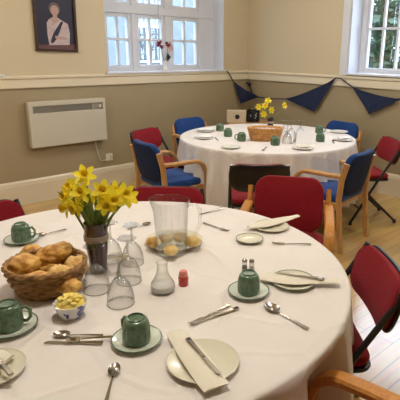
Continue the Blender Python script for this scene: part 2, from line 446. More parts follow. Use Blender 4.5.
window_x('window_3', wCx0, wCx1, wAz0, wAz1, [(wCx0+0.1, wCx0+0.55), (wCx0+0.61, wCx0+1.07), (wCx0+1.13, wCx0+1.57)], tzA, [bz], YF, 0.10)

XF = XB + 0.22
root = bpy.data.objects.new('window_2', None); C.objects.link(root); struct(root)
f = MB(); y1 = onx(366, 40, XF).y; y0 = wBy0
zbot = onx(368, 71, XF).z
f.boxx(XF-0.01, XF+0.07, y1, wBy1, wBz0, wBz1); f.boxx(XF-0.01, XF+0.07, y0, y0+0.08, wBz0, wBz1)
f.boxx(XF-0.008, XF+0.07, y0, wBy1, wBz0, zbot); f.boxx(XF-0.008, XF+0.07, y0, wBy1, wBz1-0.08, wBz1)
f.build('window_frame', M['winwhite'], root, smooth=False, bevel=0.004)
pitch = onx(368, 40, XF).y - onx(382, 40, XF).y
g = MB()
yy = y1
k = 0
g.boxx(XF, XF+0.05, y1-0.03, y1, zbot, wBz1-0.08); g.boxx(XF, XF+0.05, y0+0.08, y0+0.11, zbot, wBz1-0.08)
g.boxx(XF+0.002, XF+0.048, y0+0.08, y1, zbot, zbot+0.035); g.boxx(XF+0.002, XF+0.048, y0+0.08, y1, wBz1-0.115, wBz1-0.08)
yb = onx(382, 40, XF).y
while yb > y0+0.15:
    g.boxx(XF+0.008, XF+0.045, yb-0.013, yb+0.013, zbot, wBz1-0.08); yb -= pitch
zb = onx(382, 28.5, XF).z
stepz = 0.33
while zb < wBz1-0.15:
    g.boxx(XF+0.009, XF+0.044, y0+0.08, y1, zb-0.013, zb+0.013); zb += stepz
g.build('casement', M['winwhite'], root, smooth=False, bevel=0.003)
p = MB(); p.boxx(XF+0.024, XF+0.028, y0+0.085, y1-0.005, zbot+0.005, wBz1-0.085); p.build('window_pane', M['pane'], root, smooth=False)
r = MB()
r.boxx(XB-0.004, XF, wBy1-0.012, wBy1, wBz0, wBz1); r.boxx(XB-0.004, XF, wBy0, wBy0+0.012, wBz0, wBz1); r.boxx(XB-0.004, XF, wBy0, wBy1, wBz1-0.012, wBz1)
r.build('window_reveal', M['winwhite'], root, smooth=False)
ar = MB()                                                  # architrave
ar.boxx(XB-0.022, XB, wBy1, wBy1+0.10, wBz0-0.02, wBz1+0.10); ar.boxx(XB-0.022, XB, wBy0-0.10, wBy0, wBz0-0.02, wBz1+0.10); ar.boxx(XB-0.022, XB, wBy0, wBy1, wBz1, wBz1+0.10)
ar.build('architrave', M['winwhite'], root, smooth=False, bevel=0.006)
s = MB(); s.boxx(XB-0.045, XF, wBy0-0.02, wBy1+0.01, wBz0-0.012, wBz0+0.010); s.build('window_sill', M['winwhite'], root, smooth=False, bevel=0.005)

# ceiling lights (above the frame)
def ceiling_light():
    t = thing('ceiling_light', 'round opal ceiling light', 'ceiling light', (0,0,CEIL))
    a = MB(); a.lathe([(0,0),(0.20,0),(0.20,-0.03),(0.19,-0.035),(0.0,-0.035)], 32); a.build('light_base', M['plastic'], t)
    a = MB(); a.lathe([(0.185,-0.036),(0.18,-0.07),(0.14,-0.105),(0.07,-0.12),(0,-0.123)], 32); a.build('diffuser', M['lamp'], t)
    return t
cl = ceiling_light(); cl.location = (0.9, 1.2, CEIL); cl['label'] = 'round opal ceiling light above the front table'
for (x, y, l) in ((3.3, 3.2, 'round opal ceiling light above the back table'), (3.3, 0.6, 'round opal ceiling light near the right wall'), (0.6, 3.6, 'round opal ceiling light near the left wall')):
    dup(cl, (x, y, CEIL), 0, l)

# ------------------------------------------------------------------ outside
b = MB(); b.boxx(-20, 30, -20, 30, -0.75, -0.6); struct(b.build('ground', M['lawn'], smooth=False))
t = thing('building', 'pale grey stone building seen through the left window', 'building', (3, 11.5, -0.6))
b = MB(); b.boxx(-9, 9, 0, 6, 0, 7.0); b.build('wall', M['stone'], t, smooth=False)
b = MB(); b.add([(-9.3,-0.3,7),(9.3,-0.3,7),(9.3,6.3,7),(-9.3,6.3,7),(-9.3,3,10),(9.3,3,10)], [(0,1,5,4),(2,3,4,5),(0,4,3),(1,2,5),(3,2,1,0)]); b.build('roof', M['slate'], t, smooth=False)
for zz in (0.9, 3.9):
    for k in range(7):
        x = -7.5 + k*2.4
        w = MB(); w.boxx(x-0.62, x+0.62, -0.05, 0.02, zz, zz+1.9)
        fo = w.build('window', M['winwhite'], t, smooth=False)
        q = MB()
        for (i, j) in ((0,0),(1,0),(0,1),(1,1)):
            q.boxx(x-0.54+i*0.56, x-0.02+i*0.56, -0.06, -0.045, zz+0.08+j*0.9, zz+0.92+j*0.9)
        q.build('pane', M['darkpane'], fo, smooth=False)

def tree(loc, h, r, label, seed, n=4200):
    rnd = random.Random(seed)
    t = thing('tree', label, 'tree', loc)
    tr = MB(); pts = [(0,0,0),(0.05,0.02,h*0.3),(-0.03,0.05,h*0.6),(0.02,0,h*0.85)]
    tr.tube(pts, 0.16, 10, scales=[1.2,1,0.75,0.3])
    for k in range(6):
        a = k*1.05; z = h*(0.35+0.07*k)
        tr.tube([(0,0,z),(cos(a)*r*0.35,sin(a)*r*0.35,z+r*0.25),(cos(a)*r*0.7,sin(a)*r*0.7,z+r*0.4)], 0.05, 6, scales=[1,0.7,0.3])
    tr.build('trunk', M['bark'], t)
    cr = MB()
    for k in range(n):
        a = rnd.uniform(0, 2*PI); u = rnd.uniform(-1,1); rr = rnd.uniform(0.45,1)**0.5
        q = math.sqrt(1-u*u); p = Vector((cos(a)*q*r*rr, sin(a)*q*r*rr, h*0.62 + u*h*0.42*rr))
        s = rnd.uniform(0.08, 0.15)
        X = Matrix.Translation(p) @ Matrix.Rotation(rnd.uniform(0,2*PI),4,'Z') @ Matrix.Rotation(rnd.uniform(-1,1),4,'X') @ Matrix.Rotation(rnd.uniform(-1,1),4,'Y')
        cr.add([(-s,0,0),(0,-s*0.5,0.01),(s,0,0),(0,s*0.5,0.01)], [(0,1,2,3)], 0, X)
    cr.build('crown', M['leaf'], t, smooth=False)
tree((9.4, 5.5, -0.6), 4.1, 1.25, 'bushy green tree outside the right window, nearest its left edge', 1)
tree((13.4, 7.8, -0.6), 5.0, 2.1, 'taller green tree behind the bushy one outside the right window', 2)
tree((9.2, 2.6, -0.6), 3.8, 1.4, 'green tree outside the right window toward its right side', 3)

# ------------------------------------------------------------------ portrait
t = thing('portrait', 'dark framed portrait of a woman in pale dress with dark sash', 'picture', (0,0,0))
px0, px1, pz0, pz1 = 1.95, 2.385, 1.522, 2.10
t.location = ((px0+px1)/2, YA, pz0); t.rotation_euler = (0, math.radians(1.0), 0)
w2 = (px1-px0)/2; H = pz1-pz0; fw = 0.028
a = MB()
a.boxx(-w2, -w2+fw, -0.028, -0.002, 0, H); a.boxx(w2-fw, w2, -0.028, -0.002, 0, H); a.boxx(-w2, w2, -0.0275, -0.0025, 0, fw); a.boxx(-w2, w2, -0.0275, -0.0025, H-fw, H)
a.build('picture_frame', M['framewood'], t, smooth=False, bevel=0.004)
a = MB(); a.boxx(-w2+fw, w2-fw, -0.012, -0.004, fw, H-fw, 0)
def relief(pts, y, mi):
    if mi != 5: pts = [(x*1.05, 0.06+(z-0.06)*0.88) for x, z in pts]
    n = len(pts); vs = [(x, y, z) for x, z in pts] + [(x, -0.006, z) for x, z in pts]
    a.add(vs, [tuple(range(n)), tuple(range(2*n-1, n-1, -1))] + [(i, (i+1)%n, n+(i+1)%n, n+i) for i in range(n)], mi)
def oval(cx, cz, rx, rz, n=20): return [(cx+rx*cos(2*PI*k/n), cz+rz*sin(2*PI*k/n)) for k in range(n)]
relief([(-w2+fw, fw), (w2-fw, fw), (w2-fw, 0.075), (-w2+fw, 0.06)], -0.0135, 5)
relief([(-0.075,0.06),(0.125,0.07),(0.135,0.20),(0.12,0.30),(0.06,0.335),(0.025,0.36),(-0.03,0.36),(-0.06,0.34),(-0.085,0.30),(-0.085,0.17)], -0.0145, 1)
relief([(-0.025,0.33),(0.022,0.33),(0.018,0.395),(-0.02,0.395)], -0.0155, 2)
relief([(-0.055,0.345),(0.045,0.345),(0.02,0.315),(-0.01,0.295),(-0.035,0.315)], -0.0150, 2)
relief(oval(-0.002,0.455,0.055,0.065), -0.0150, 3)
relief(oval(-0.002,0.435,0.040,0.055), -0.0160, 2)
relief([(0.055,0.325),(0.075,0.315),(0.0,0.13),(-0.045,0.075),(-0.06,0.10),(-0.03,0.19)], -0.0155, 4)
relief([(-0.015,0.165),(0.10,0.15),(0.10,0.125),(-0.01,0.13)], -0.0156, 2)
a.build('portrait_print', [M['pnavy'], M['pdress'], M['pskin'], M['phair'], M['psash'], M['ptable']], t, smooth=False)

# ------------------------------------------------------------------ heater and socket
hx0, hx1, hz0, hz1 = 1.785, 2.620, 0.582, 1.04
t = thing('panel_heater', 'long cream wall mounted panel heater under the dado rail', 'heater', ((hx0+hx1)/2, YA, hz0))
w2 = (hx1-hx0)/2; H = hz1-hz0; D = 0.085
a = MB()
a.boxx(-w2, w2, -D, -0.015, 0, H-0.115); a.boxx(-w2, w2, -D, -0.015, H-0.045, H); a.boxx(-w2, -w2+0.045, -D, -0.015, H-0.116, H-0.044); a.boxx(w2-0.03, w2, -D, -0.015, H-0.116, H-0.044)
a.boxx(-w2+0.04, w2-0.03, -D+0.03, -0.015, H-0.116, H-0.044)
a.boxx(w2-0.15, w2-0.14, -D+0.002, -0.02, H-0.116, H-0.044)
a.build('heater_body', M['heater'], t, smooth=False, bevel=0.006)
a = MB()
for k in range(5): a.boxx(-w2+0.045, w2-0.155, -D+0.008, -D+0.029, H-0.112+k*0.014, H-0.104+k*0.014)
for k in range(40): a.boxx(-w2+0.05+k*0.0165, -w2+0.053+k*0.0165, -D+0.014, -D+0.030, H-0.114, H-0.046)
a.build('air_grille', M['grille'], t, smooth=False)
a = MB(); a.boxx(w2-0.138, w2-0.034, -D+0.012, -D+0.03, H-0.108, H-0.05); cp = a.build('control_panel', M['grille'], t, smooth=False, bevel=0.003)
a = MB(); a.lathe([(0,0.012),(0.014,0.012),(0.016,0),(0,0)], 16, X=Matrix.Translation((w2-0.062,-D+0.012,H-0.079)) @ Matrix.Rotation(PI/2,4,'X')); a.build('dial', M['plastic'], cp)
a = MB(); a.boxx(-w2+0.12, -w2+0.20, -0.016, -0.001, 0.06, H-0.06); a.boxx(w2-0.20, w2-0.12, -0.016, -0.001, 0.06, H-0.06); a.build('wall_bracket', M['grille'], t, smooth=False)
so = ony(109, 157, YA)
a = MB(); a.tube([(w2-0.12,-0.04,0.004),(w2-0.12,-0.03,-0.05),(w2-0.09,-0.012,-0.16),(w2-0.06,-0.012,-0.25),(so.x-t.location.x-0.01,-0.018,so.z-hz0-0.02)], 0.004, 8); a.build('power_cable', M['plastic'], t)
t = thing('wall_socket', 'small square cream socket on wall below the heater', 'socket', (so.x, YA, so.z))
a = MB(); a.boxx(-0.043, 0.043, -0.011, -0.0005, -0.043, 0.043); a.build('faceplate', M['plastic'], t, smooth=False, bevel=0.004)
a = MB(); a.boxx(0.008, 0.026, -0.016, -0.011, -0.008, 0.020); a.build('switch', M['heater'], t, smooth=False, bevel=0.002)

# ------------------------------------------------------------------ flowers on the window sill, blind cord
vp = Vector((ony(166, 70, YA+0.03).x, YA+0.05, wAz0+0.008))
t = thing('bud_vase', 'slim pale bud vase standing on the left window sill', 'vase', vp)
a = MB(); a.lathe([(0,0),(0.028,0),(0.032,0.006),(0.026,0.03),(0.014,0.07),(0.012,0.11),(0.015,0.125),(0.011,0.125),(0.009,0.08),(0.014,0.04),(0,0.02)], 24); a.build('vase_body', M['white'], t)
def bloom(px, py, m, r, lab):
    p = ony(px, py, YA+0.03)
    t = thing('artificial_flower', lab, 'flower', p)
    a = MB(); rnd = random.Random(int(px*7))
    for k in range(16):
        n_ = Vector((rnd.gauss(0,1), rnd.gauss(0,.6), rnd.gauss(0,.7))).normalized()
        a.ellip(n_*r*0.34, (r*0.24, r*0.24, r*0.05), 10, 6, rot=n_.to_track_quat('X','Z').to_matrix())
    a.build('petals', m, t)
    a = MB(); d = vp - p; a.tube([(0,0,0),(d.x*0.5,d.y*0.5-0.008,d.z*0.45),(d.x,d.y,d.z+0.10)], 0.003, 6); a.build('stem', M['leafdark'], t)
    return t
bloom(160, 45, M['redflower'], 0.10, 'crimson bloom leaning left in the bud vase')
bloom(168, 44, M['redflower'], 0.075, 'small crimson bloom at the top right of the bud vase posy')
fl = bloom(170, 49, M['palepink'], 0.09, 'pale pink bloom in the bud vase on the window sill')
a = MB()
for k in range(7):
    X = Matrix.Translation((-0.035+0.010*(k%3), 0, -0.075-0.008*k)) @ Matrix.Rotation(k*0.9,4,'Z') @ Matrix.Rotation(1.0,4,'X')
    a.add([(0,-0.03,0),(0.017,0,0.006),(0,0.035,0),(-0.017,0,0.006),(0,0,-0.004)], [(0,1,4),(1,2,4),(2,3,4),(3,0,4)], 0, X)
a.build('leaf_cluster', M['leafdark'], fl, smooth=False)
cx = ony(159, 20, YF-0.03)
a = MB(); a.tube([(cx.x, YF-0.03, wAz1-0.02),(cx.x-0.003, YF-0.03, 2.0),(cx.x, YF-0.03, 1.62)], 0.005, 6); a.ellip((cx.x, YF-0.03, 1.605), (0.009,0.009,0.018), 10, 8)
tag(a.build('blind_cord', M['cord'], origin=(cx.x, YF-0.03, 1.6)), 'thin hanging blind cord in front of the left window panes', 'cord')

# ------------------------------------------------------------------ bunting
def wa(px, py, off=0.05): return ony(px, py, YA-off)
def wb(px, py, off=0.05): return onx(px, py, XB-off)
t = thing('bunting', 'string of navy triangular bunting pinned along the dado rail', 'bunting', tuple(wb(337, 77)))
O = Vector(t.location)
cordp = [wa(227,71),wa(230,75),wa(233,81),wa(241,89),wb(250,92),wb(258,97),wb(270,98.5),wb(286,99),wb(303,95),wb(322,87),wb(336,78),wb(341,78.5),wb(347,83),wb(353,87.5),wb(372,95),wb(388,99),wb(404,99),wb(430,92)]
a = MB(); a.tube([p-O for p in cordp], 0.007, 8); a.build('cord', M['navy'], t)
def pennant(p0, p1, tip, sag):
    p0, p1, tip = p0-O, p1-O, tip-O
    a = MB(); n, m = 10, 8; nrm = (p1-p0).cross(tip-p0).normalized()
    for side in (1, -1):
        vs=[]
        for i in range(m+1):
            v = i/m
            for j in range(n+1):
                u = j/n
                top = p0.lerp(p1, u) + Vector((0,0,-sag*4*u*(1-u)))
                q = top.lerp(tip, v) + nrm*(0.006*sin(u*7+v*3) + side*0.0012)
                vs.append(q)
        fs=[(i*(n+1)+j, i*(n+1)+j+1, (i+1)*(n+1)+j+1, (i+1)*(n+1)+j) for i in range(m) for j in range(n)]
        a.add(vs, fs)
    a.build('pennant', M['navy'], t)
pennant(wa(233,81), wb(259,97), (wa(239,103.5)+Vector((0,-0.03,0))), 0.015)
pennant(wb(285,99), wb(335,79), wb(314,111.5), 0.02)
pennant(wb(352,87), wb(402,99), wb(369,114), 0.02)
a = MB(); a.ellip(wb(249.5,84,0.04)-O, (0.02,0.035,0.03), 10, 8); a.tube([wb(246,82,.045)-O, wb(249.5,86,.04)-O, wb(252,92,.05)-O], 0.010, 8); a.build('knot', M['blackp'], t)

# ------------------------------------------------------------------ chairs
def rotx(a): return Matrix.Rotation(a, 4, 'X')
def make_armchair(fab, label, wood, rear, cat='chair'):
    """beech armchair with upholstered seat and back, faces +Y"""
    t = thing('armchair', label, cat)
    a = MB(); a.pad(0.455, 0.44, 0.075, 0.07, fn=lambda x,y,z: (x, y-0.005, z+0.435), crown=0.012); a.build('seat', fab, t)
    X = Matrix.Translation((0,-0.232,0.635)) @ rotx(math.radians(12)) 
    def bf(x, y, z):
        p = X @ Vector((x, -z - 0.035*(1-(x/0.21)**2) + 0.012, y)); return tuple(p)
    a = MB(); a.pad(0.43, 0.345, 0.045, 0.09, fn=bf, crown=0.006)
    a.build('backrest', fab, t)
    def rf(x, y, z):
        p = X @ Vector((x, -z - 0.035*(1-(x/0.21)**2) - 0.014, y)); return tuple(p)
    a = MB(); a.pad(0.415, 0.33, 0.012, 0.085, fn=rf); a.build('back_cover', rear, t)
    for s in (-1, 1):
        x = 0.247*s
        a = MB(); a.bar([(x,-0.265,0),(x,-0.235,0.22),(x,-0.215,0.44),(x,-0.228,0.60),(x*0.99,-0.262,0.735)], 0.030, 0.045, (0,1,0.0)); a.build('leg', wood, t)
        a = MB(); a.bar([(x*1.02,0.185,0),(x*1.02,0.190,0.3),(x*1.02,0.19,0.51)], 0.048, 0.030, (0,1,0)); a.build('leg', wood, t)
        pth=[]
        for k in range(9):
            an = PI/2*k/8; pth.append((x*1.02, 0.08+0.11*cos(an), 0.51+0.118*sin(an)))
        pth += [(x*1.02,0.00,0.630),(x*1.02,-0.11,0.628),(x*1.01,-0.225,0.632)]
        a = MB(); a.bar(pth, 0.056, 0.030, (0,0.707,0.707)); a.build('armrest', wood, t)
        a = MB(); a.bar([(x*0.98,-0.215,0.385),(x*0.98,0.185,0.385)], 0.022, 0.05, (0,0,1)); a.build('seat_rail', wood, t)
    a = MB(); a.bar([(-0.245,-0.19,0.385),(0.245,-0.19,0.385)], 0.022, 0.045, (0,0,1)); a.build('cross_rail', wood, t)
    a = MB(); a.bar([(-0.245,0.18,0.385),(0.245,0.18,0.385)], 0.022, 0.045, (0,0,1)); a.build('cross_rail', wood, t)
    return t

def make_folding(fab, label):
    """black tubular folding chair with padded seat and short padded back, faces +Y"""
    t = thing('folding_chair', label, 'chair')
    a = MB(); a.pad(0.40, 0.39, 0.045, 0.06, fn=lambda x,y,z: (x, y+0.04, z+0.455), crown=0.010); a.build('seat', fab, t)
    a = MB(); a.pad(0.41, 0.40, 0.02, 0.06, fn=lambda x,y,z: (x, y+0.04, z+0.424)); a.build('seat_pan', M['blackm'], t)
    X = Matrix.Translation((0,-0.205,0.672)) @ rotx(math.radians(16))
    def bf(off):
        def g(x, y, z):
            p = X @ Vector((x, -z + off - 0.030*(1-(x/0.22)**2), y)); return tuple(p)
        return g
    def flip(x, y, z): return bf(0.014)(x, y, -z)
    a = MB(); a.pad(0.440, 0.215, 0.030, 0.085, fn=flip, crown=0.006); a.build('backrest', fab, t)
    a = MB(); a.pad(0.452, 0.228, 0.018, 0.09, fn=bf(-0.008)); a.build('back_shell', M['blackm'], t)
    for s in (-1, 1):
        a = MB(); a.tube([(0.205*s,-0.235,0.765),(0.212*s,-0.205,0.70),(0.214*s,-0.03,0.42),(0.214*s,0.20,0.015)], 0.0125, 10); a.build('leg', M['blackm'], t)
        a = MB(); a.tube([(0.185*s,0.17,0.415),(0.185*s,-0.03,0.22),(0.185*s,-0.25,0.015)], 0.0125, 10); a.build('leg', M['blackm'], t)
        a = MB(); a.tube([(0.214*s,0.196,0.0),(0.214*s,0.196,0.03)], 0.016, 10); a.build('foot_cap', M['rubber'], t)
        a = MB(); a.tube([(0.185*s,-0.248,0.0),(0.185*s,-0.248,0.03)], 0.016, 10); a.build('foot_cap', M['rubber'], t)
    a = MB(); a.tube([(-0.214,0.12,0.155),(0.214,0.12,0.155)], 0.009, 8); a.tube([(-0.185,-0.17,0.09),(0.185,-0.17,0.09)], 0.009, 8); a.build('stretcher', M['blackm'], t)
    return t

T1 = Vector((0.8438, 1.538, 0)); T2 = Vector((3.508, 3.2576, 0)); R1, R2 = 0.872, 0.866
def put(x, y, dx, dy): return ((x, y, 0), face_yaw(dx, dy))
def place_back(bx, by, dx, dy, off):
    """centre of the chair from where its back stands and where it faces"""
    L = math.hypot(dx, dy); return ((bx+dx/L*off, by+dy/L*off, 0), face_yaw(dx, dy))

# beech armchairs
blue = make_armchair(M['blue'], 'blue armchair left of the back table, its back toward us, overlapping a red chair', M['beech'], M['blueshade'])
blue.location, blue.rotation_euler.z = (lambda p: (p[0], p[1]))(place_back(2.245, 3.49, 1.0, -0.10, 0.24))
def pb(bx, by, dx, dy, off, proto, label, group=None):
    (l, r) = place_back(bx, by, dx, dy, off); return dup(proto, l, r, label, group)
pb(3.445, 4.43, 0.03, -1.0, 0.24, blue, 'blue armchair behind the left side of the back table, facing us')
pb(4.60, 3.12, -1.0, 0.05, 0.24, blue, 'blue armchair behind the right end of the back table near the right wall')
pb(3.305, 2.065, -0.14, 1.0, 0.24, blue, 'blue armchair in front of the back table on its right, seen from behind')
redw = make_armchair(M['red'], 'red backed wooden armchair between the two tables, facing us', M['honey'], M['red'])
redw.location, redw.rotation_euler.z = place_back(2.225, 1.865, -0.80, -0.60, 0.24)
pb(0.855, 0.285, -0.15, 1.0, 0.24, redw, 'armchair in the bottom right corner of which one curved wooden arm shows')
# folding chairs
fold = make_folding(M['red'], 'red folding chair with black frame at the right edge of the front table')
fold.location, fold.rotation_euler.z = place_back(1.585, 0.865, -0.76, 0.64, 0.205)
pb(2.69, 4.18, 0.30, -0.95, 0.205, fold, 'red folding chair behind the blue armchair left of the back table')
pb(4.15, 2.27, -0.80, 0.60, 0.205, fold, 'red folding chair at far right beyond the blue armchair, near the right wall')
pb(1.565, 2.245, -0.70, -0.72, 0.205, fold, 'red folding chair behind the glass jug on the far side of the front table')
pb(0.645, 2.565, 0.15, -1.0, 0.205, fold, 'red folding chair at the left edge beyond the front table')
pb(2.47, 2.36, 0.66, 0.75, 0.205, fold, 'folding chair with its black back shell toward us in front of the back table')

# ------------------------------------------------------------------ tables and cloths
def round_table(c, R, label):
    t = thing('round_table', label, 'table', c)
    a = MB(); a.lathe([(0,0.712),(R-0.012,0.712),(R-0.006,0.716),(R-0.006,0.731),(R-0.012,0.735),(0,0.735)], 64); a.build('tabletop', M['beech'], t)
    for k in range(4):
        an = PI/4+k*PI/2+0.2
        a = MB(); a.tube([(cos(an)*0.42,sin(an)*0.42,0.715),(cos(an)*0.5,sin(an)*0.5,0.0)], 0.018, 10); a.build('leg', M['blackm'], t)
    return t
round_table(T1, R1, 'round table under a white cloth in the foreground')
round_table(T2, R2, 'round table under a white cloth by the far corner')
def cloth(c, R, drops, label, seed, nf=17, base=0.55, dents=(), amp=0.075):
    rnd = random.Random(seed); N = 320
    ph = [rnd.uniform(0, 2*PI) for _ in range(5)]
    def drop(a):
        d = base + 0.02*sin(3*a+ph[0])
        for (ac, hw, dd) in drops:
            e = abs((a-ac+PI) % (2*PI) - PI)
            k = min(1, max(0, (e-hw)/0.13)); k = k*k*(3-2*k)
            d = min(d, dd + (d-dd)*k)
        return d
    def fold(a):
        w = sin(nf*a+ph[1]+0.7*sin(3*a+ph[2])); w2 = sin((nf*2+3)*a+ph[3])
        return 0.5+0.38*w+0.14*w2
    rings=[0.0,0.12,0.25,0.38,0.5,0.62,0.74,0.86,0.95,0.985]
    vs=[]; fs=[]
    for k in rings:
        for i in range(N):
            a=2*PI*i/N; vs.append((cos(a)*R*k, sin(a)*R*k, TZ))
    side=[(0.996,0.0015),(1.003,0.006)]
    SS=[0.045,0.085,0.14,0.2,0.28,0.36,0.45,0.54,0.63,0.72,0.82,0.91,1.0]; ns=len(SS)
    for (k,dz) in side:
        for i in range(N):
            a=2*PI*i/N; vs.append((cos(a)*R*k, sin(a)*R*k, TZ-dz))
    for j in range(1,ns+1):
        s=SS[j-1]
        for i in range(N):
            a=2*PI*i/N; d=drop(a); z=TZ-0.006-(d-0.006)*s
            dep=min(1.0,(TZ-z)/0.30)
            r=R*1.004+amp*dep*(fold(a)-0.15)*min(1,d/0.3)
            for (ac, hw, depth) in dents:          # pushed in by a chair arm
                e=abs((a-ac+PI)%(2*PI)-PI); k=min(1,max(0,(e-hw)/0.10)); k=1-k*k*(3-2*k)
                r-=k*(depth*min(1,max(0,TZ-0.030-z)/0.018)+amp*dep*(fold(a)-0.15))
            vs.append((cos(a)*r, sin(a)*r, z))
    nr=len(rings)+len(side)+ns
    for j in range(nr-1):
        for i in range(N):
            i2=(i+1)%N; fs.append((j*N+i,j*N+i2,(j+1)*N+i2,(j+1)*N+i))
    a=MB(); a.add(vs,fs)
    o=a.build('tablecloth', M['cloth'], angle=80)
    o.location=c; tag(o,label,'tablecloth')
    so=o.modifiers.new('solid','SOLIDIFY'); so.thickness=0.0015; so.offset=-1
    return o
def ang(c, p): return math.atan2(p[1]-c[1], p[0]-c[0])
cloth(T1, R1, [(ang(T1,(1.585,.825)),0.24,0.235),(ang(T1,(1.6,2.28)),0.3,0.235),(ang(T1,(0.6,2.6)),0.3,0.235)],
      'white cloth with long folds over the foreground round table', 3, dents=[(ang(T1,(1.02,.71)),0.05,0.10),(ang(T1,(0.53,.64)),0.05,0.10)])
cloth(T2, R2, [(ang(T2,(2.42,4.02)),0.28,0.235),(ang(T2,(3.37,4.5)),0.42,0.06),(ang(T2,(4.6,3.12)),0.42,0.06)],
      'white cloth hanging in folds over the far round table', 5, 33, 0.56, amp=0.085)

# ------------------------------------------------------------------ crockery
ZT = TZ + 0.0006
def cup_mesh_thing(label, loc, rz, s=1.0, group=None):
    """upturned green cup: foot ring uppermost, handle at +X"""
    t = thing('cup', label, 'cup', loc, rz, group)
    a = MB(); r = 0.041*s
    a.lathe([(r*0.93,0),(r*0.99,0.003),(r*1.0,0.012*s),(r*0.985,0.030*s),(r*0.97,0.052*s),(r*0.92,0.066*s),(r*0.80,0.074*s),(r*0.66,0.0765*s),(r*0.64,0.081*s),(r*0.58,0.082*s),(r*0.54,0.077*s),(0,0.0765*s)], 36)
    # moulded ribs
    for k in range(18):
        an = 2*PI*k/18
        a.tube([(cos(an)*r*0.985,sin(an)*r*0.985,0.012*s),(cos(an)*r*0.975,sin(an)*r*0.975,0.032*s),(cos(an)*r*0.945,sin(an)*r*0.945,0.056*s)], 0.0022*s, 6)
    a.build('cup_body', M['green'], t)
    a = MB(); a.tube([(r*0.94,0,0.058*s),(r*1.25,0,0.062*s),(r*1.52,0,0.048*s),(r*1.50,0,0.026*s),(r*1.25,0,0.014*s),(r*0.96,0,0.016*s)], 0.0055*s, 8); a.build('handle', M['green'], t)
    return t
def saucer_thing(label, loc, R=0.073, body='greenpale', rim='rimgreen', name='saucer', group=None):
    t = thing(name, label, name.split('_')[-1], loc, 0, group)
    k = R/0.073
    a = MB(); a.lathe([(0,0.004),(0.036*k,0.004),(0.05*k,0.0065),(0.0695*k,0.0135),(0.0695*k,0.0105),(0.05*k,0.0035),(0.040*k,0),(0.036*k,0.0015),(0,0.0015)], 40); a.build('dish', M[body], t)
    a = MB(); a.lathe([(0.0690*k,0.0140),(0.0715*k,0.0152),(0.073*k,0.0140),(0.0712*k,0.0112),(0.0690*k,0.0102)], 40, closed=True); a.build('rim', M[rim], t)
    return t

p = onz(137, 342); saucer_thing('pale green saucer with dark rim under the cup nearest the bottom centre', p + Vector((0,0,.0006)))
cup_mesh_thing('upturned green cup nearest the bottom centre of the front table', p + Vector((0,0,.0052)), math.radians(100), 0.95)
p = onz(11, 328); saucer_thing('saucer under the green cup at the left edge of the photo', p + Vector((0,0,.0006)), 0.078)
cup_mesh_thing('upturned green cup at the left edge in front of the bread basket', p + Vector((-.004,0,.0052)), math.radians(-25))
p = onz(248.5, 293); saucer_thing('saucer under the green cup on the right half of the front table', p + Vector((0,0,.0006)))
cup_mesh_thing('upturned green cup with shakers behind it on the right of the front table', p + Vector((0,0,.0052)), math.radians(70), 0.92)
p = onz(22, 241); saucer_thing('saucer partly hidden behind the bread basket', p + Vector((0,0,.0006)))
cup_mesh_thing('upturned green cup behind the bread basket', p + Vector((0,0,.0052)), math.radians(-40), 0.95)

def shaker(px, py, filling, label):
    t = thing('shaker', label, 'shaker', onz(px, py) + Vector((0,0,.0006)))
    a = MB(); a.lathe([(0,0),(0.011,0),(0.012,0.004),(0.0095,0.034),(0.0085,0.034),(0.0100,0.006),(0,0.004)], 18); a.build('shaker_glass', M['glass'], t)
    a = MB(); a.lathe([(0,0.0045),(0.0092,0.0055),(0.0085,0.018),(0,0.020)], 16); a.build('filling', M[filling], t)
    a = MB(); a.lathe([(0.0095,0.034),(0.0105,0.036),(0.0095,0.043),(0.006,0.047),(0,0.048)], 18); a.build('shaker_lid', M['steel'], t)
shaker(244.5, 270, 'pepper', 'left hand pepper shaker behind the right green cup')
shaker(251.5, 270.5, 'salt', 'right hand salt shaker behind the right green cup')

# plates
def plate(px, py, R, label, dz=0.0006, body='cream', rim='cream'):
    return saucer_thing(label, onz(px, py) + Vector((0,0,dz)), R, body, rim, 'plate')
plate(203, 364, 0.098, 'cream side plate at bottom centre under a napkin and knife')
plate(293, 283, 0.082, 'side plate with dark rim under the napkin and knife on the right', body='cream', rim='rimgreen')
plate(249.5, 241, 0.062, 'small cream saucer with dark rim, empty, in front of the red armchair', body='cream', rim='rimgreen')
plate(271, 228, 0.085, 'cream plate under a folded napkin by the red armchair', body='cream', rim='cream')
plate(-8, 372, 0.085, 'cream plate cut off at the lower left edge of the photo')

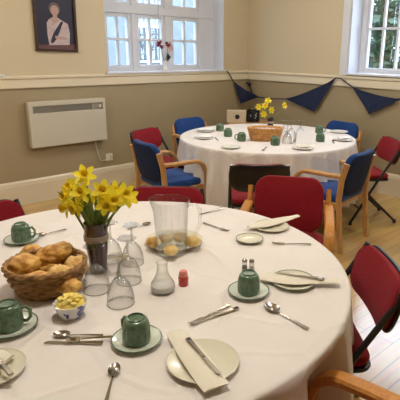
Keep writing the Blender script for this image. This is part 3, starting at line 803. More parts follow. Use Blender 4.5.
def strip(pts, widths, h, name, m, label, cat, z0, lift=None):
    """a folded napkin: soft flat strip along pts (world xy)"""
    pts = [Vector((p[0], p[1], 0)) for p in pts]; n = len(pts); cols = 7
    vs=[]; fs=[]
    c = sum(pts, Vector())/n
    for i, p in enumerate(pts):
        t = (pts[min(i+1,n-1)]-pts[max(i-1,0)]).normalized(); s = Vector((-t.y, t.x, 0)); w = widths[i]
        z = z0 + (lift[i] if lift else 0)
        for q in range(cols):
            u = q/(cols-1)*2-1
            vs.append(p + s*u*w/2 + Vector((0,0,z + h*(1-abs(u)**4)*0.9 + 0.001*sin(i*1.7+q))))
        for q in range(cols):
            u = q/(cols-1)*2-1
            vs.append(p + s*u*w/2 + Vector((0,0,z)))
    m2 = cols*2
    for i in range(n-1):
        o, o2 = i*m2, (i+1)*m2
        for q in range(cols-1):
            fs.append((o+q,o+q+1,o2+q+1,o2+q)); fs.append((o+cols+q,o2+cols+q,o2+cols+q+1,o+cols+q+1))
        fs.append((o,o2,o2+cols,o+cols)); fs.append((o+cols-1,o+2*cols-1,o2+2*cols-1,o2+cols-1))
    for o in (0,(n-1)*m2):
        for q in range(cols-1): fs.append((o+q,o+cols+q,o+cols+q+1,o+q+1))
    a = MB(); a.add(vs, fs)
    ob = a.build(name, m, origin=(c.x, c.y, z0), angle=60)
    return tag(ob, label, cat)
def lerp_px(p0, p1, n): return [onz(p0[0]+(p1[0]-p0[0])*k/(n-1), p0[1]+(p1[1]-p0[1])*k/(n-1)) for k in range(n)]
NP = M['napkin']
strip(lerp_px((175,336),(217,394),9), [.050,.060,.066,.070,.073,.074,.074,.073,.070], 0.006, 'napkin', NP, 'cream folded napkin laid diagonally across the bottom centre plate', 'napkin', TZ+.0165)
strip(lerp_px((258,280),(339,286),10), [.045,.070,.085,.095,.098,.085,.065,.050,.044,.040], 0.006, 'napkin', NP, 'cream folded napkin overhanging the plate on the right side', 'napkin', TZ+.0165)
strip(lerp_px((248,231),(298,219),9), [.03,.06,.075,.08,.08,.07,.055,.04,.03], 0.007, 'napkin', NP, 'cream folded napkin on the plate by the red armchair', 'napkin', TZ+.0165)
strip(lerp_px((-14,360),(10,366),6), [.05,.06,.065,.06,.05,.04], 0.011, 'napkin', NP, 'cream napkin on the plate at the lower left edge', 'napkin', TZ+.0165)

# cutlery: built along +X, origin at the middle
def spoon_mesh(L):
    a = MB(); k = L/0.15
    pts=[]; sc=[]
    for q in range(9):
        u=q/8; pts.append((L*(0.5-0.32-0.68*u)+0, 0, 0.004+0.006*(1-u)*u)); sc.append(0.6+0.75*u**2)
    a.sweep(pts, [(-.004*k,-.0010),(.004*k,-.0010),(.004*k,.0010),(-.004*k,.0010)], up=(0,0,1), scales=sc)
    # bowl
    vs=[];fs=[];nu,nv=18,6
    for lay,(dz) in enumerate((0.0012,-0.0004)):
        for j in range(nv+1):
            rr=j/nv
            for i in range(nu):
                an=2*PI*i/nu; x=L*0.5-0.024*k+0.0265*k*rr*cos(an); y=0.0165*k*rr*sin(an)*(1-0.12*cos(an))
                vs.append((x,y,0.0012+0.0075*k*rr*rr+dz*(1 if lay==0 else 1)))
    for lay in range(2):
        o=lay*(nv+1)*nu
        for j in range(nv):
            for i in range(nu):
                i2=(i+1)%nu; fs.append((o+j*nu+i,o+j*nu+i2,o+(j+1)*nu+i2,o+(j+1)*nu+i))
    o=(nv+1)*nu
    for i in range(nu):
        i2=(i+1)%nu; fs.append((nv*nu+i,nv*nu+i2,o+nv*nu+i2,o+nv*nu+i))
    a.add(vs,fs); return a
def fork_mesh(L):
    a = MB(); pts=[];sc=[]
    for q in range(9):
        u=q/8; pts.append((L*(0.5-0.34-0.66*u),0,0.004+0.006*(1-u)*u)); sc.append(0.7+0.7*u**2)
    a.sweep(pts,[(-.004,-.001),(.004,-.001),(.004,.001),(-.004,.001)],up=(0,0,1),scales=sc)
    a.add([(L*.17,-.004,.004),(L*.22,-.011,.002),(L*.28,-.011,.002),(L*.28,.011,.002),(L*.22,.011,.002),(L*.17,.004,.004),
           (L*.17,-.004,.006),(L*.22,-.011,.004),(L*.28,-.011,.004),(L*.28,.011,.004),(L*.22,.011,.004),(L*.17,.004,.006)],
          [(0,1,2,3,4,5),(11,10,9,8,7,6),(0,6,7,1),(1,7,8,2),(2,8,9,3),(3,9,10,4),(4,10,11,5),(5,11,6,0)])
    for q in range(4):
        y=-.009+.006*q; a.sweep([(L*.275,y,.003),(L*.38,y,.003),(L*.5,y,.007)],[(-.0016,-.001),(.0016,-.001),(.0016,.001),(-.0016,.001)],up=(0,0,1),scales=[1,1,.6])
    return a
def cutlery(kind, head, tail, label, z=ZT, L=None, group=None, zmid=0):
    h = onz(*head, z); t_ = onz(*tail, z); d = h-t_; L = L or d.length; c = (h+t_)/2
    o = thing(kind, label, kind.split('_')[-1], (c.x, c.y, z), math.atan2(d.y, d.x), group)
    if kind.endswith('spoon'): spoon_mesh(L).build('spoon_body', M['steel'], o)
    elif kind == 'fork': fork_mesh(L).build('fork_body', M['steel'], o)
    else:
        a = MB()
        top=[(0.0,-.0055),(L*.3,-.007),(L*.44,-.006),(L*.5,.003),(L*.45,.0062),(0,.0045)]
        n=len(top); a.add([(x,y,.0015) for x,y in top]+[(x,y,.0032) for x,y in top],[tuple(range(n)),tuple(range(2*n-1,n-1,-1))]+[(i,(i+1)%n,n+(i+1)%n,n+i) for i in range(n)])
        a.build('blade', M['steel'], o, smooth=False)
        a = MB(); a.bar([(0.004,0,.003),(-L*.1,0,.0038),(-L*.35,0,.0045),(-L*.49,0,.0045),(-L*.5,0,.0042)], .012, .0062, (0,0,1), scales=[.7,.8,1.1,1.15,.7]); a.build('handle', M['steel'], o)
    return o
cutlery('knife', (220,375), (188,340), 'knife lying on the napkin at bottom centre', TZ+.0230, 0.185)
cutlery('knife', (271,272), (328,281), 'knife lying on the napkin on the right side', TZ+.0230, 0.185)
cutlery('knife', (44,343), (103,344), 'knife left of the bottom centre cup, below a spoon')
cutlery('dessert_spoon', (54,336), (103,336.5), 'dessert spoon left of the bottom centre cup, beside a fork')
cutlery('fork', (66,341), (112,338), 'fork overlapping the spoon left of the bottom centre cup', ZT+.006)
cutlery('dessert_spoon', (116,366), (106,404), 'spoon pointing down at the bottom edge, left of centre plate')
cutlery('fork', (186,328), (233,304), 'fork above the bottom centre plate, leftmost of the pair', ZT, 0.175)
cutlery('knife', (190,325), (238,309), 'knife with dark handle beside the fork above the bottom centre plate', ZT+.001, 0.18)
cutlery('dessert_spoon', (265,306), (308,330), 'spoon in front of the right green cup, handle to lower right')
cutlery('fork', (272,244), (311,245), 'fork beside the empty saucer, pointing at it')
cutlery('fork', (229,232), (203,223.5), 'fork on the far side of the table right of the jug')
cutlery('knife', (199,215), (222,209), 'knife at the far edge of the front table right of the jug')
cutlery('dessert_spoon', (146,225), (132,229), 'spoon bowl up on the far side, left of the jug', L=0.13)
cutlery('dessert_spoon', (40,236), (62,231), 'teaspoon right of the cup behind the bread basket', L=0.14)
cutlery('knife', (-6,355), (12,377), 'knife on the napkin at lower left edge', TZ+.0290, 0.12)

# ------------------------------------------------------------------ bread basket and rolls
def basket(label, c, rx, ry, h, m, flare=1.18, name='bread_basket', rows=9, rz=0):
    t = thing(name, label, 'basket', c, rz)
    a = MB(); N = 56
    a.lathe([(0,0.003),(rx*0.80,0.003),(rx*0.82,0.006),(rx*0.80,0.009),(0,0.009)], 40, sy=ry/rx)
    for k in range(rows):
        u = k/(rows-1); s = 0.82+(flare-0.82)*0.85*u**0.8; pts=[]
        for i in range(N):
            an = 2*PI*i/N; w = 0.0035*(1 if (i//2+k) % 2 else -1)
            pts.append(((rx*s+w)*cos(an), (ry*s+w)*sin(an), 0.008+h*u))
        a.tube(pts, h/(rows-1)*0.60, 6, closed=True)
    a.build('woven_wall', m, t)
    a = MB()
    for i in range(N//2):
        an = 2*PI*(i*2)/N
        a.tube([(rx*s*cos(an), ry*s*sin(an), 0.006+h*u) for u, s in ((0,0.82),(0.4,0.82+(flare-.82)*.41),(1,0.82+(flare-.82)*.85))], 0.0032, 6)
    a.build('stake', m, t)['kind'] = 'stuff'
    a = MB(); s = 0.82+(flare-0.82)*0.85
    for ph in (0, PI):
        pts=[]
        for i in range(96):
            an = 2*PI*i/96; pts.append(((rx*s+0.004*cos(an*14+ph))*cos(an), (ry*s+0.004*cos(an*14+ph))*sin(an), 0.012+h+0.004*sin(an*14+ph)))
        a.tube(pts, 0.0058, 6, closed=True)
    a.build('rim', m, t)
    return t
bc = onz(46, 267, TZ+0.085); bc.z = ZT
bang = math.atan2(ROT[1][0], ROT[0][0])
basket('oval brown wicker basket piled with bread on the front table', bc, 0.116, 0.106, 0.090, M['wicker'], rz=bang+0.15)
def roll(px, py, z, r, rot, m, label, seed):
    rnd = random.Random(seed); p = onz(px, py, z); q = [rnd.uniform(0,6) for _ in range(4)]
    fn = lambda v: 1+0.08*sin(5*v.x+q[0])*cos(4.5*v.y+q[1])+0.06*sin(8*v.x+q[2])*sin(9*v.z+q[3])+0.03*sin(15*v.y+q[0])*sin(13*v.x+q[1])
    a = MB(); a.ellip((0,0,0), r, 40, 26, fn=fn, rot=(Matrix.Rotation(bang+rot[2],3,'Z') @ Matrix.Rotation(rot[1],3,'Y') @ Matrix.Rotation(rot[0],3,'X')))
    o = a.build('bread_roll', M[m], angle=180, origin=None); o.location = p
    return tag(o, label, 'bread', 'bread rolls in the wicker basket')
roll(24, 266, 0.815, (0.062,0.045,0.042), (0,0.15,0.9), 'bread', 'large golden roll at the left end of the bread basket', 1)
roll(36, 281, 0.795, (0.058,0.034,0.032), (0,-0.1,0.25), 'bread', 'long roll at the front left of the bread basket', 2)
roll(59, 277, 0.808, (0.050,0.040,0.038), (0.2,0,1.0), 'breadpale', 'pale crusted roll at the front of the bread basket', 3)
roll(54, 254, 0.832, (0.072,0.042,0.036), (0.2,-0.25,0.35), 'bread', 'long golden roll topmost at the back of the bread basket', 4)
roll(76, 267, 0.812, (0.052,0.036,0.040), (0,0.25,1.25), 'breadpale', 'pale roll at the right end of the bread basket', 5)
roll(33, 254, 0.808, (0.050,0.038,0.034), (0,0.1,-0.3), 'bread', 'roll at the back left of the bread basket', 6)
roll(45, 268, 0.785, (0.060,0.042,0.034), (0,0,0.1), 'bread', 'darker roll sunk in the middle of the bread basket', 8)
roll(69, 286, 0.788, (0.040,0.030,0.028), (0,0.1,0.6), 'bread', 'small roll at the front right of the bread basket', 9)

# butter bowl
def butter_bowl(px, py, label, blabel, s=1.0, m='bowl'):
    c = onz(px, py) + Vector((0,0,.0006))
    t = thing('butter_dish', label, 'bowl', c)
    a = MB(); a.lathe([(0,0),(0.030*s,0),(0.032*s,0.004*s),(0.040*s,0.016*s),(0.049*s,0.042*s),(0.051*s,0.050*s),(0.049*s,0.0505*s),(0.046*s,0.042*s),(0.037*s,0.018*s),(0,0.010*s)], 36); a.build('bowl', M[m], t)
    rnd = random.Random(int(px)); a = MB()
    a.lathe([(0,0.015*s),(0.035*s,0.02*s),(0.0440*s,0.042*s),(0.036*s,0.055*s),(0,0.058*s)], 24)
    for k in range(16):
        an = k*2.4; rr = 0.034*s*math.sqrt((k+.5)/16); X = Matrix.Rotation(rnd.uniform(0,3),3,'Z') @ Matrix.Rotation(rnd.uniform(-.5,.5),3,'X')
        a.box((cos(an)*rr, sin(an)*rr, (0.056+0.012*(1-k/16))*s), (0.016*s,0.013*s,0.011*s), X)
    tag(a.build('butter', M['butter'], smooth=False, bevel=0.002), blabel, 'butter').location = c
butter_bowl(71.5, 316, 'small blue and white patterned butter dish by the bread basket', 'yellow butter pats heaped in the dish by the bread basket')

# ------------------------------------------------------------------ glassware
def wine_glass(px, py, label, s=1.0, group='upturned wine glasses on the front table', z=ZT):
    """wine glass standing upside down on its rim"""
    t = thing('wine_glass', label, 'glass', onz(px, py, z), 0, group)
    a = MB()
    a.lathe([(0.0455*s,0.0),(0.0450*s,0.018*s),(0.0415*s,0.045*s),(0.033*s,0.070*s),(0.019*s,0.090*s),(0.006*s,0.100*s),(0.0,0.1005*s)], 36)
    a.lathe([(0.0440*s,0.0),(0.0436*s,0.018*s),(0.0401*s,0.045*s),(0.0317*s,0.069*s),(0.0175*s,0.088*s),(0.0,0.0955*s)], 36)
    a.build('bowl', M['glass'], t)
    a = MB(); a.lathe([(0.0440*s,0.0),(0.0458*s,0.0),(0.0462*s,0.0012*s),(0.0455*s,0.0026*s),(0.0440*s,0.0024*s)], 40, closed=True); a.build('lip', M['glassrim'], t)
    a = MB(); a.lathe([(0.006*s,0.0995*s),(0.0042*s,0.110*s),(0.0040*s,0.150*s),(0.0060*s,0.162*s)], 16); a.build('stem', M['glassrim'], t)
    a = MB(); a.lathe([(0.0060*s,0.162*s),(0.032*s,0.166*s),(0.035*s,0.1675*s),(0.033*s,0.1700*s),(0,0.1705*s)], 36); a.build('foot', M['glass'], t)
    return t
wine_glass(97, 290, 'upturned wine glass in front of the dark vase')
wine_glass(121, 303, 'upturned wine glass nearest us, left of the glass bottle')
wine_glass(129, 281, 'upturned wine glass between the dark vase and the glass bottle')
wine_glass(133, 263, 'upturned wine glass just left of the jug', 0.95)
wine_glass(112, 260, 'upturned wine glass right behind the dark vase', 0.95)

# jug
jl = onz(172, 253)
t = thing('glass_jug', 'large clear glass jug at the centre of the front table', 'jug', (jl.x, jl.y, ZT), bang); t.scale = (.93,.93,1)
a = MB()
a.lathe([(0,0.0),(0.062,0.0),(0.066,0.005),(0.068,0.02),(0.071,0.10),(0.076,0.19),(0.082,0.225),(0.0835,0.232),(0.081,0.233),(0.0735,0.19),(0.0685,0.10),(0.0655,0.02),(0.060,0.012),(0,0.011)], 48)
for q in range(len(a.v)):
    x, y, z = a.v[q]
    if z > 0.18 and x < -0.05: a.v[q] = (x-0.22*(z-0.18), y*(1-1.5*(z-.18)*0.5), z+0.1*(z-0.18))
a.build('jug_body', M['glass'], t)
a = MB(); a.tube([(0.074,0,0.20),(0.105,0,0.215),(0.128,0,0.19),(0.126,0,0.13),(0.10,0,0.075),(0.070,0,0.06)], 0.0075, 10); a.build('handle', M['glass'], t)
a = MB(); a.lathe([(0,0.0125),(0.064,0.0125),(0.0672,0.06),(0.068,0.075),(0,0.0755)], 40); a.build('water', M['glass'], t)

# small bottle
bl = onz(163, 291)
t = thing('glass_bottle', 'small clear glass bottle with narrow neck in front of the jug', 'bottle', (bl.x, bl.y, ZT))
a = MB(); a.lathe([(0,0),(0.038,0),(0.042,0.004),(0.043,0.018),(0.040,0.034),(0.027,0.056),(0.0205,0.072),(0.0185,0.095),(0.0195,0.104),(0.0215,0.108),(0.0205,0.112),(0.0175,0.108),(0.0165,0.095),(0.0185,0.072),(0.025,0.056),(0.038,0.034),(0.0405,0.018),(0.039,0.007),(0,0.006)], 36); a.build('bottle_body', M['glass'], t)
a = MB(); a.lathe([(0,0.0065),(0.0385,0.0075),(0.0400,0.018),(0.0390,0.026),(0,0.0262)], 32); a.build('salt', M['salt'], t)
# jam pots
jp = onz(183.5, 285)
t = thing('jam_jar', 'small red jam jar with pink lid right of the glass bottle', 'jar', (jp.x, jp.y, ZT))
a = MB(); a.lathe([(0,0),(0.0165,0),(0.0185,0.003),(0.0185,0.030),(0.0165,0.034),(0,0.034)], 24); a.build('jar', M['jam'], t)
a = MB(); a.lathe([(0.0160,0.0345),(0.0170,0.036),(0.0150,0.050),(0.0120,0.056),(0,0.057)], 24); a.build('lid', M['jamlid'], t)

# plate of scones behind the jug
sp_ = onz(174, 243)
t = thing('serving_plate', 'cream serving plate of scones behind the glass jug', 'plate', (sp_.x, sp_.y, ZT))
k = 0.125/0.073
a = MB(); a.lathe([(0,0.005),(0.07,0.005),(0.095,0.009),(0.120,0.017),(0.125,0.018),(0.125,0.0155),(0.12,0.013),(0.095,0.005),(0.07,0),(0,0)], 48); a.build('dish', M['cream'], t)
def scone(px, py, z, r, label, seed, m='scone'):
    rnd = random.Random(seed); q = rnd.uniform(0,6)
    a = MB(); a.ellip((0,0,0), (r,r,r*0.72), 22, 14, fn=lambda v: (1+0.05*sin(5*v.x+q)*cos(4*v.y+q))*(1.0 if abs(v.z)<.6 else .96))
    o = a.build('scone', M[m], angle=180); o.location = onz(px, py, z)
    return tag(o, label, 'scone', 'scones on the plate behind the jug')
scone(193, 241, 0.782, 0.035, 'round golden scone right of the jug', 1)
scone(153.5, 242, 0.779, 0.032, 'scone left of the jug', 2, 'breadpale')
scone(166, 238, 0.779, 0.032, 'scone seen through the jug on the left', 3)
scone(180, 237, 0.779, 0.032, 'scone seen through the jug on the right', 4)
scone(171, 250, 0.779, 0.030, 'scone directly behind the base of the jug', 5)

# ------------------------------------------------------------------ daffodils
def vase_thing(label, loc, s=1.0):
    t = thing('flower_vase', label, 'vase', loc)
    a = MB(); a.lathe([(0,0),(0.030*s,0),(0.034*s,0.006*s),(0.033*s,0.04*s),(0.040*s,0.10*s),(0.044*s,0.15*s),(0.042*s,0.19*s),(0.043*s,0.198*s),(0.039*s,0.198*s),(0.038*s,0.15*s),(0.030*s,0.05*s),(0,0.02*s)], 32); a.build('vase_body', M['vase'], t)
    a = MB(); a.lathe([(0.0435*s,0.128*s),(0.0455*s,0.130*s),(0.0462*s,0.150*s),(0.0445*s,0.152*s)], 32, closed=True); a.build('band', M['vaseband'], t)
    return t
vl = onz(99, 271); vl.z = ZT
vase_thing('dark plum vase of daffodils on the front table', vl)
def daffodil(pos, out, base, R, label, group, seed, name='daffodil'):
    rnd = random.Random(seed)
    t = thing(name, label, 'flower', pos, 0, group)
    out = Vector(out).normalized(); Q = out.to_track_quat('Z', 'Y').to_matrix().to_4x4() @ Matrix.Rotation(rnd.uniform(0,1),4,'Z')
    a = MB()
    for k in range(6):
        an = k*PI/3; X = Q @ Matrix.Rotation(an,4,'Z') @ Matrix.Rotation(-0.25+rnd.uniform(-.15,.15),4,'Y')
        zz = 0.001*(k%2)
        a.add([(0.10*R,0,zz),(0.35*R,-.22*R,zz+.02*R),(0.65*R,-.26*R,zz+.04*R),(0.9*R,-.12*R,zz+.02*R),(1.0*R,0,zz),(0.9*R,.12*R,zz+.02*R),(0.65*R,.26*R,zz+.04*R),(0.35*R,.22*R,zz+.02*R),(0.5*R,0,zz-.03*R)],
              [(0,1,8),(1,2,8),(2,3,8),(3,4,8),(4,5,8),(5,6,8),(6,7,8),(7,0,8)], 0, X)
    a.build('petals', M['petal'], t)
    a = MB(); n = 18
    vs=[]
    for (r, z) in ((.14,0),(.20,.12),(.23,.35),(.30,.52),(.36,.58),(.27,.52),(.19,.35),(.15,.1)):
        for i in range(n):
            an=2*PI*i/n; w=1+(.08*cos(9*an) if z>.5 else 0); vs.append((r*R*w*cos(an), r*R*w*sin(an), z*R))
    fs=[(j*n+i,j*n+(i+1)%n,(j+1)*n+(i+1)%n,(j+1)*n+i) for j in range(7) for i in range(n)]; fs.append(tuple(range(n)))
    a.add(vs,fs,0,Q); a.build('trumpet', M['trumpet'], t)
    b0 = Vector(base)-Vector(pos); nk = -out*R*0.5
    a = MB(); a.tube([(0,0,0), nk*0.6, nk+Vector((0,0,-R*0.35)), b0*0.55+nk*0.4+Vector((0,0,0.0)), b0], 0.0042, 6); a.build('stem', M['stem'], t)
    return t
rt = Vector((ROT[0][0], ROT[1][0], 0)).normalized(); fw_ = Vector((ROT[0][2], ROT[1][2], 0)).normalized()
def on_depth(px, py, anchor):      # the point seen at px,py on the upright plane through anchor that faces the room's middle
    r = ray(px, py); return r * ((anchor.dot(fw_)) / r.dot(fw_)) + CAMLOC
heads = [  # px, py, depth offset, facing right, facing up, clump
    (85,176,0.0,0.1,0.5,'T'),(68,196,-.02,-.7,.3,'L'),(76,206,-.05,-.4,-.1,'L'),(72,188,.03,-.5,.5,'L'),(82,193,-.04,-.1,.4,'L'),(67,207,.0,-.8,0,'L'),(87,200,.02,.1,.2,'L'),
    (103,191,-.03,.1,.4,'R'),(106,204,-.05,.2,.0,'R'),(115,192,.03,.3,.5,'R'),(124,194,-.02,.6,.3,'R'),(113,200,-.04,.4,.2,'R'),(99,200,.03,-.1,.3,'R'),(128,197,.04,.8,.2,'R')]
for i, (px, py, dd, fr_, fu, cl_) in enumerate(heads):
    anc = Vector((vl.x, vl.y, 0)) + fw_*dd
    pos = on_depth(px, py, anc)
    base = Vector((vl.x, vl.y, TZ+0.13)) + rt*random.uniform(-.02,.02) + fw_*random.uniform(-.02,.02)
    lab, grp = {'T': ('single daffodil standing highest in the dark vase', None), 'L': ('yellow daffodil in the left clump of the dark vase', 'daffodils of the left clump'), 'R': ('yellow daffodil in the right clump of the dark vase', 'daffodils of the right clump')}[cl_]
    daffodil(pos, rt*fr_ - fw_*0.8 + Vector((0,0,fu)), base, 0.045, lab, grp, i)
# leaves and bare stems of the bunch
a = MB()
for k in range(22):
    aa = random.uniform(-1,1); dd = random.uniform(-.8,.8); hh = random.uniform(0.06,0.17)
    p0 = Vector((vl.x,vl.y,TZ+0.14)); p1 = p0 + rt*aa*0.05+fw_*dd*0.04+Vector((0,0,hh*0.5+.05)); p2 = p0 + rt*aa*0.13+fw_*dd*0.08+Vector((0,0,hh+.05))
    a.bar([p0-vl, p1-vl, p2-vl], 0.010, 0.002, tuple(fw_), scales=[1,1,.3])
o = a.build('daffodil_foliage', M['stem']); o.location = vl; o['kind'] = 'stuff'; tag(o, 'thin green leaves among the daffodils in the dark vase', 'leaves')

# ------------------------------------------------------------------ the far table
G2 = 'green cups on the far table'
far_cups = [(220,133,'green cup on the far table, furthest left by the white plates'),(228,138.5,'green cup on the far table in front of the leftmost one'),
            (241.5,144,'green cup on the far table left of the honey basket'),(275,148,'green cup on the far table in front of the honey basket'),
            (320,143.5,'green cup on the far table right of the white folded card'),(319,135,'green cup at the back right of the far table')]
proto = None
for i, (px, py, lab) in enumerate(far_cups):
    l = onz(px, py-2.0) + Vector((0,0,.0006))
    if i in (2, 3): l = onz(px, py-3) + Vector((0,0,.0006))
    if proto is None: proto = cup_mesh_thing(lab, l, 0.4, 1.0, G2)
    else: dup(proto, l, 0.4+i, lab)
bl2 = onz(265, 140); bl2.z = ZT
basket('honey coloured wicker basket in the middle of the far table', bl2, 0.160, 0.095, 0.105, M['wickerorange'], 1.05, 'wicker_basket', 8, rz=bang)
a = MB(); a.pad(0.27, 0.13, 0.03, 0.05, crown=0.01)
o = a.build('napkin', M['napwhite'], angle=60); o.location = (bl2.x, bl2.y, TZ+0.09); o.rotation_euler = (0,0,bang); tag(o, 'white napkin lining the honey basket', 'napkin')
vb = onz(270, 133); vb.z = ZT
vase_thing('dark vase of daffodils behind the honey basket on the far table', vb, 0.8)
for i, (px, py, fr_, fu) in enumerate(((265,106,.0,.4),(259,107,-.6,.2),(271,110,.5,.1),(284,105.5,.8,.3),(264,114,-.2,.0),(268,101,.2,.7))):
    anc = Vector((vb.x, vb.y, 0)); pos = on_depth(px, py, anc)
    lab, grp = ('daffodil leaning far to the right in the far table vase', None) if px == 284 else ('yellow daffodil in the bunch on the far table', 'daffodils on the far table')
    daffodil(pos, rt*fr_-fw_*.8+Vector((0,0,fu)), Vector((vb.x,vb.y,TZ+.1)), 0.042, lab, grp, 50+i)
GF = 'upturned wine glasses on the far table'
for (px, py, lab) in ((283,137,'upturned wine glass on the far table just right of the honey basket'),(291,138,'middle upturned wine glass right of the honey basket'),(300,137,'upturned wine glass behind the white folded card'),(287,143,'upturned wine glass nearest us right of the honey basket')):
    wine_glass(px, py, lab, 1.0, GF)
# plates, napkins, folded card
def far_plate(px, py, R, lab, body='white', rim='white'): return saucer_thing(lab, onz(px, py)+Vector((0,0,.0006)), R, body, rim, 'plate')
far_plate(204, 138.5, 0.095, 'white plate on the far table nearest its left end')
far_plate(206, 131.5, 0.095, 'white plate at the back left of the far table')
far_plate(231, 148, 0.085, 'white saucer at the front left of the far table', 'white', 'cream')
far_plate(303, 149, 0.095, 'white plate at the front edge of the far table, right of centre', 'white', 'vaseband')
far_plate(343, 140.5, 0.095, 'white plate at the right end of the far table')
far_plate(339, 132.5, 0.095, 'white plate at the back right of the far table')
strip(lerp_px((338,140),(349,139),5), [.05,.06,.06,.06,.05], .012, 'napkin', M['napwhite'], 'white napkin on the plate at right end of the far table', 'napkin', TZ+.0165)
strip(lerp_px((197,138),(211,138),5), [.05,.06,.06,.06,.05], .012, 'napkin', M['napwhite'], 'white napkin on the left end plate of the far table', 'napkin', TZ+.0165)
strip(lerp_px((199,131),(213,131),5), [.05,.06,.06,.06,.05], .012, 'napkin', M['napwhite'], 'white napkin on the back left plate of the far table', 'napkin', TZ+.0165)
strip(lerp_px((297,148.5),(309,148),5), [.05,.06,.06,.06,.05], .012, 'napkin', M['napkin'], 'cream napkin on the front edge plate of the far table', 'napkin', TZ+.0165)
cutlery('knife', (215,137.5), (218,141), 'knife right of the left end plate on the far table', L=.19)
cutlery('fork', (263,150.5), (266,148), 'fork at the front edge of the far table', L=.18)
cutlery('knife', (332,140), (334,143.5), 'knife left of the right end plate on the far table', L=.19)
cd = onz(305, 144)
t = thing('table_card', 'white folded card leaning upright on the far table', 'card', (cd.x, cd.y, ZT), bang+0.1)
a = MB(); a.add([(-.09,-.02,0),(.09,-.02,0),(.085,.045,.115),(-.07,.045,.115),(-.09,-.0175,0),(.09,-.0175,0),(.085,.0475,.115),(-.07,.0475,.115)], [(0,1,2,3),(7,6,5,4),(0,4,5,1),(1,5,6,2),(2,6,7,3),(3,7,4,0)]); a.build('front_leaf', M['napwhite'], t, smooth=False)
a = MB(); a.add([(-.07,.0485,.115),(.085,.0485,.115),(.09,.11,0),(-.09,.11,0),(-.07,.051,.115),(.085,.051,.115),(.09,.1125,0),(-.09,.1125,0)], [(0,1,2,3),(7,6,5,4),(0,4,5,1),(1,5,6,2),(2,6,7,3),(3,7,4,0)]); a.build('rear_leaf', M['napwhite'], t, smooth=False)

# side table with box and bag in the far corner
ct = Vector((4.36, 4.45, 0))
t = thing('side_table', 'small table in the far corner behind the back table', 'table', ct, bang)
a = MB(); a.boxx(-.21,.33,-.25,.25,.655,.68); a.build('tabletop', M['beech'], t, smooth=False, bevel=.004)
for sx in (-.17,.29):
    for sy in (-.21,.21):
        a = MB(); a.boxx(sx-.02,sx+.02,sy-.02,sy+.02,0,.655); a.build('leg', M['beech'], t, smooth=False)
fd = ct - fw_*0.12
def onplane(px, py): return on_depth(px, py, Vector((fd.x, fd.y, 0)))
c0, c1_ = onplane(227,111), onplane(246,125)
cc = onplane(236.5, 118)
t = thing('cardboard_box', 'beige cardboard box with a round hole in the far corner', 'box', (cc.x, cc.y, .6805), bang)
wbx = (c1_-c0).dot(rt); hb = c0.z-.6805
a = MB(); a.boxx(-wbx/2,wbx/2,0,.16,0,hb); a.build('box_body', M['card'], t, smooth=False, bevel=.003)
a = MB(); a.lathe([(0,0.002),(0.03,0.002),(0.03,0),(0,0)],20, X=Matrix.Translation((0.01,-.0005,hb*.50)) @ Matrix.Rotation(PI/2,4,'X')); a.build('hand_hole', M['blackp'], t)
cc = onplane(253, 118); hb2 = onplane(253,109.5).z-.6805
t = thing('tote_bag', 'black and white patterned bag beside the cardboard box', 'bag', (cc.x, cc.y, .6805), bang)
a = MB(); a.pad(0.165, hb2-.01, 0.11, 0.03, fn=lambda x,y,z: (x*(1-.1*(y/hb2)), z+.06, y+hb2/2)); a.build('bag_body', M['bwbag'], t)
a = MB(); a.tube([(-.045,.03,hb2-.01),(-.035,.02,hb2+.02),(.03,.02,hb2+.02),(.045,.03,hb2-.01)],.006,8); a.build('bag_handle', M['blackp'], t)

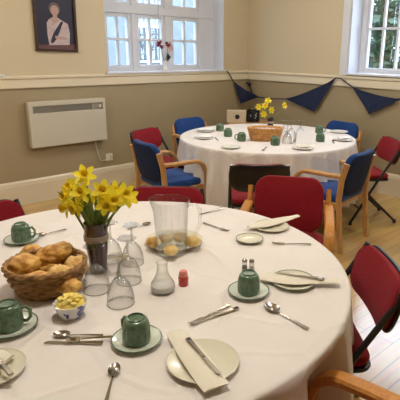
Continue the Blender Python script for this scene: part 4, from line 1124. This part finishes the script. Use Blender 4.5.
# ------------------------------------------------------------------ light
w = bpy.data.worlds.new('sky'); bpy.context.scene.world = w; w.use_nodes = True
nt = w.node_tree; bg = nt.nodes['Background']
tc = nt.nodes.new('ShaderNodeTexCoord'); sp = nt.nodes.new('ShaderNodeSeparateXYZ'); rp_ = nt.nodes.new('ShaderNodeValToRGB')
rp_.color_ramp.elements[0].position = 0.0; rp_.color_ramp.elements[0].color = (0.78, 0.86, 1.0, 1)
rp_.color_ramp.elements[1].position = 0.8; rp_.color_ramp.elements[1].color = (0.62, 0.76, 1.0, 1)
nt.links.new(tc.outputs['Generated'], sp.inputs[0]); nt.links.new(sp.outputs['Z'], rp_.inputs['Fac']); nt.links.new(rp_.outputs['Color'], bg.inputs['Color'])
bg.inputs['Strength'].default_value = 9.0
def portal(loc, rot, sx, sy):
    l = bpy.data.lights.new('window_portal', 'AREA'); l.shape = 'RECTANGLE'; l.size = sx; l.size_y = sy
    l.cycles.is_portal = True
    o = bpy.data.objects.new('window_portal', l); C.objects.link(o); o.location = loc; o.rotation_euler = rot
portal(((wAx0+wAx1)/2, YF+0.12, (wAz0+wAz1)/2), (-PI/2, 0, 0), wAx1-wAx0, wAz1-wAz0)
portal(((wCx0+wCx1)/2, YF+0.12, (wAz0+wAz1)/2), (-PI/2, 0, 0), wCx1-wCx0, wAz1-wAz0)
portal((XF+0.10, (wBy0+wBy1)/2, (wBz0+wBz1)/2), (0, PI/2, 0), wBz1-wBz0, wBy1-wBy0)

# ------------------------------------------------------------------ camera
cam = bpy.data.cameras.new('camera'); co = bpy.data.objects.new('camera', cam); C.objects.link(co)
cam.sensor_fit = 'HORIZONTAL'; cam.sensor_width = 36; cam.lens = F_PX/400*36
cam.shift_x = -(CX-200)/400; cam.shift_y = (CY-200)/400
R3 = Matrix([[ROT[i][0], -ROT[i][1], -ROT[i][2]] for i in range(3)])
co.matrix_world = Matrix.Translation(CAMLOC) @ R3.to_4x4()
cam.clip_start = 0.02
sc = bpy.context.scene; sc.camera = co
vs_ = sc.view_settings
vs_.view_transform = 'Standard'; vs_.look = 'None'; vs_.gamma = 1; vs_.use_curve_mapping = False; vs_.exposure = 0.28
sc.cycles.max_bounces = 10; sc.cycles.transparent_max_bounces = 24
sc.cycles.use_denoising = True
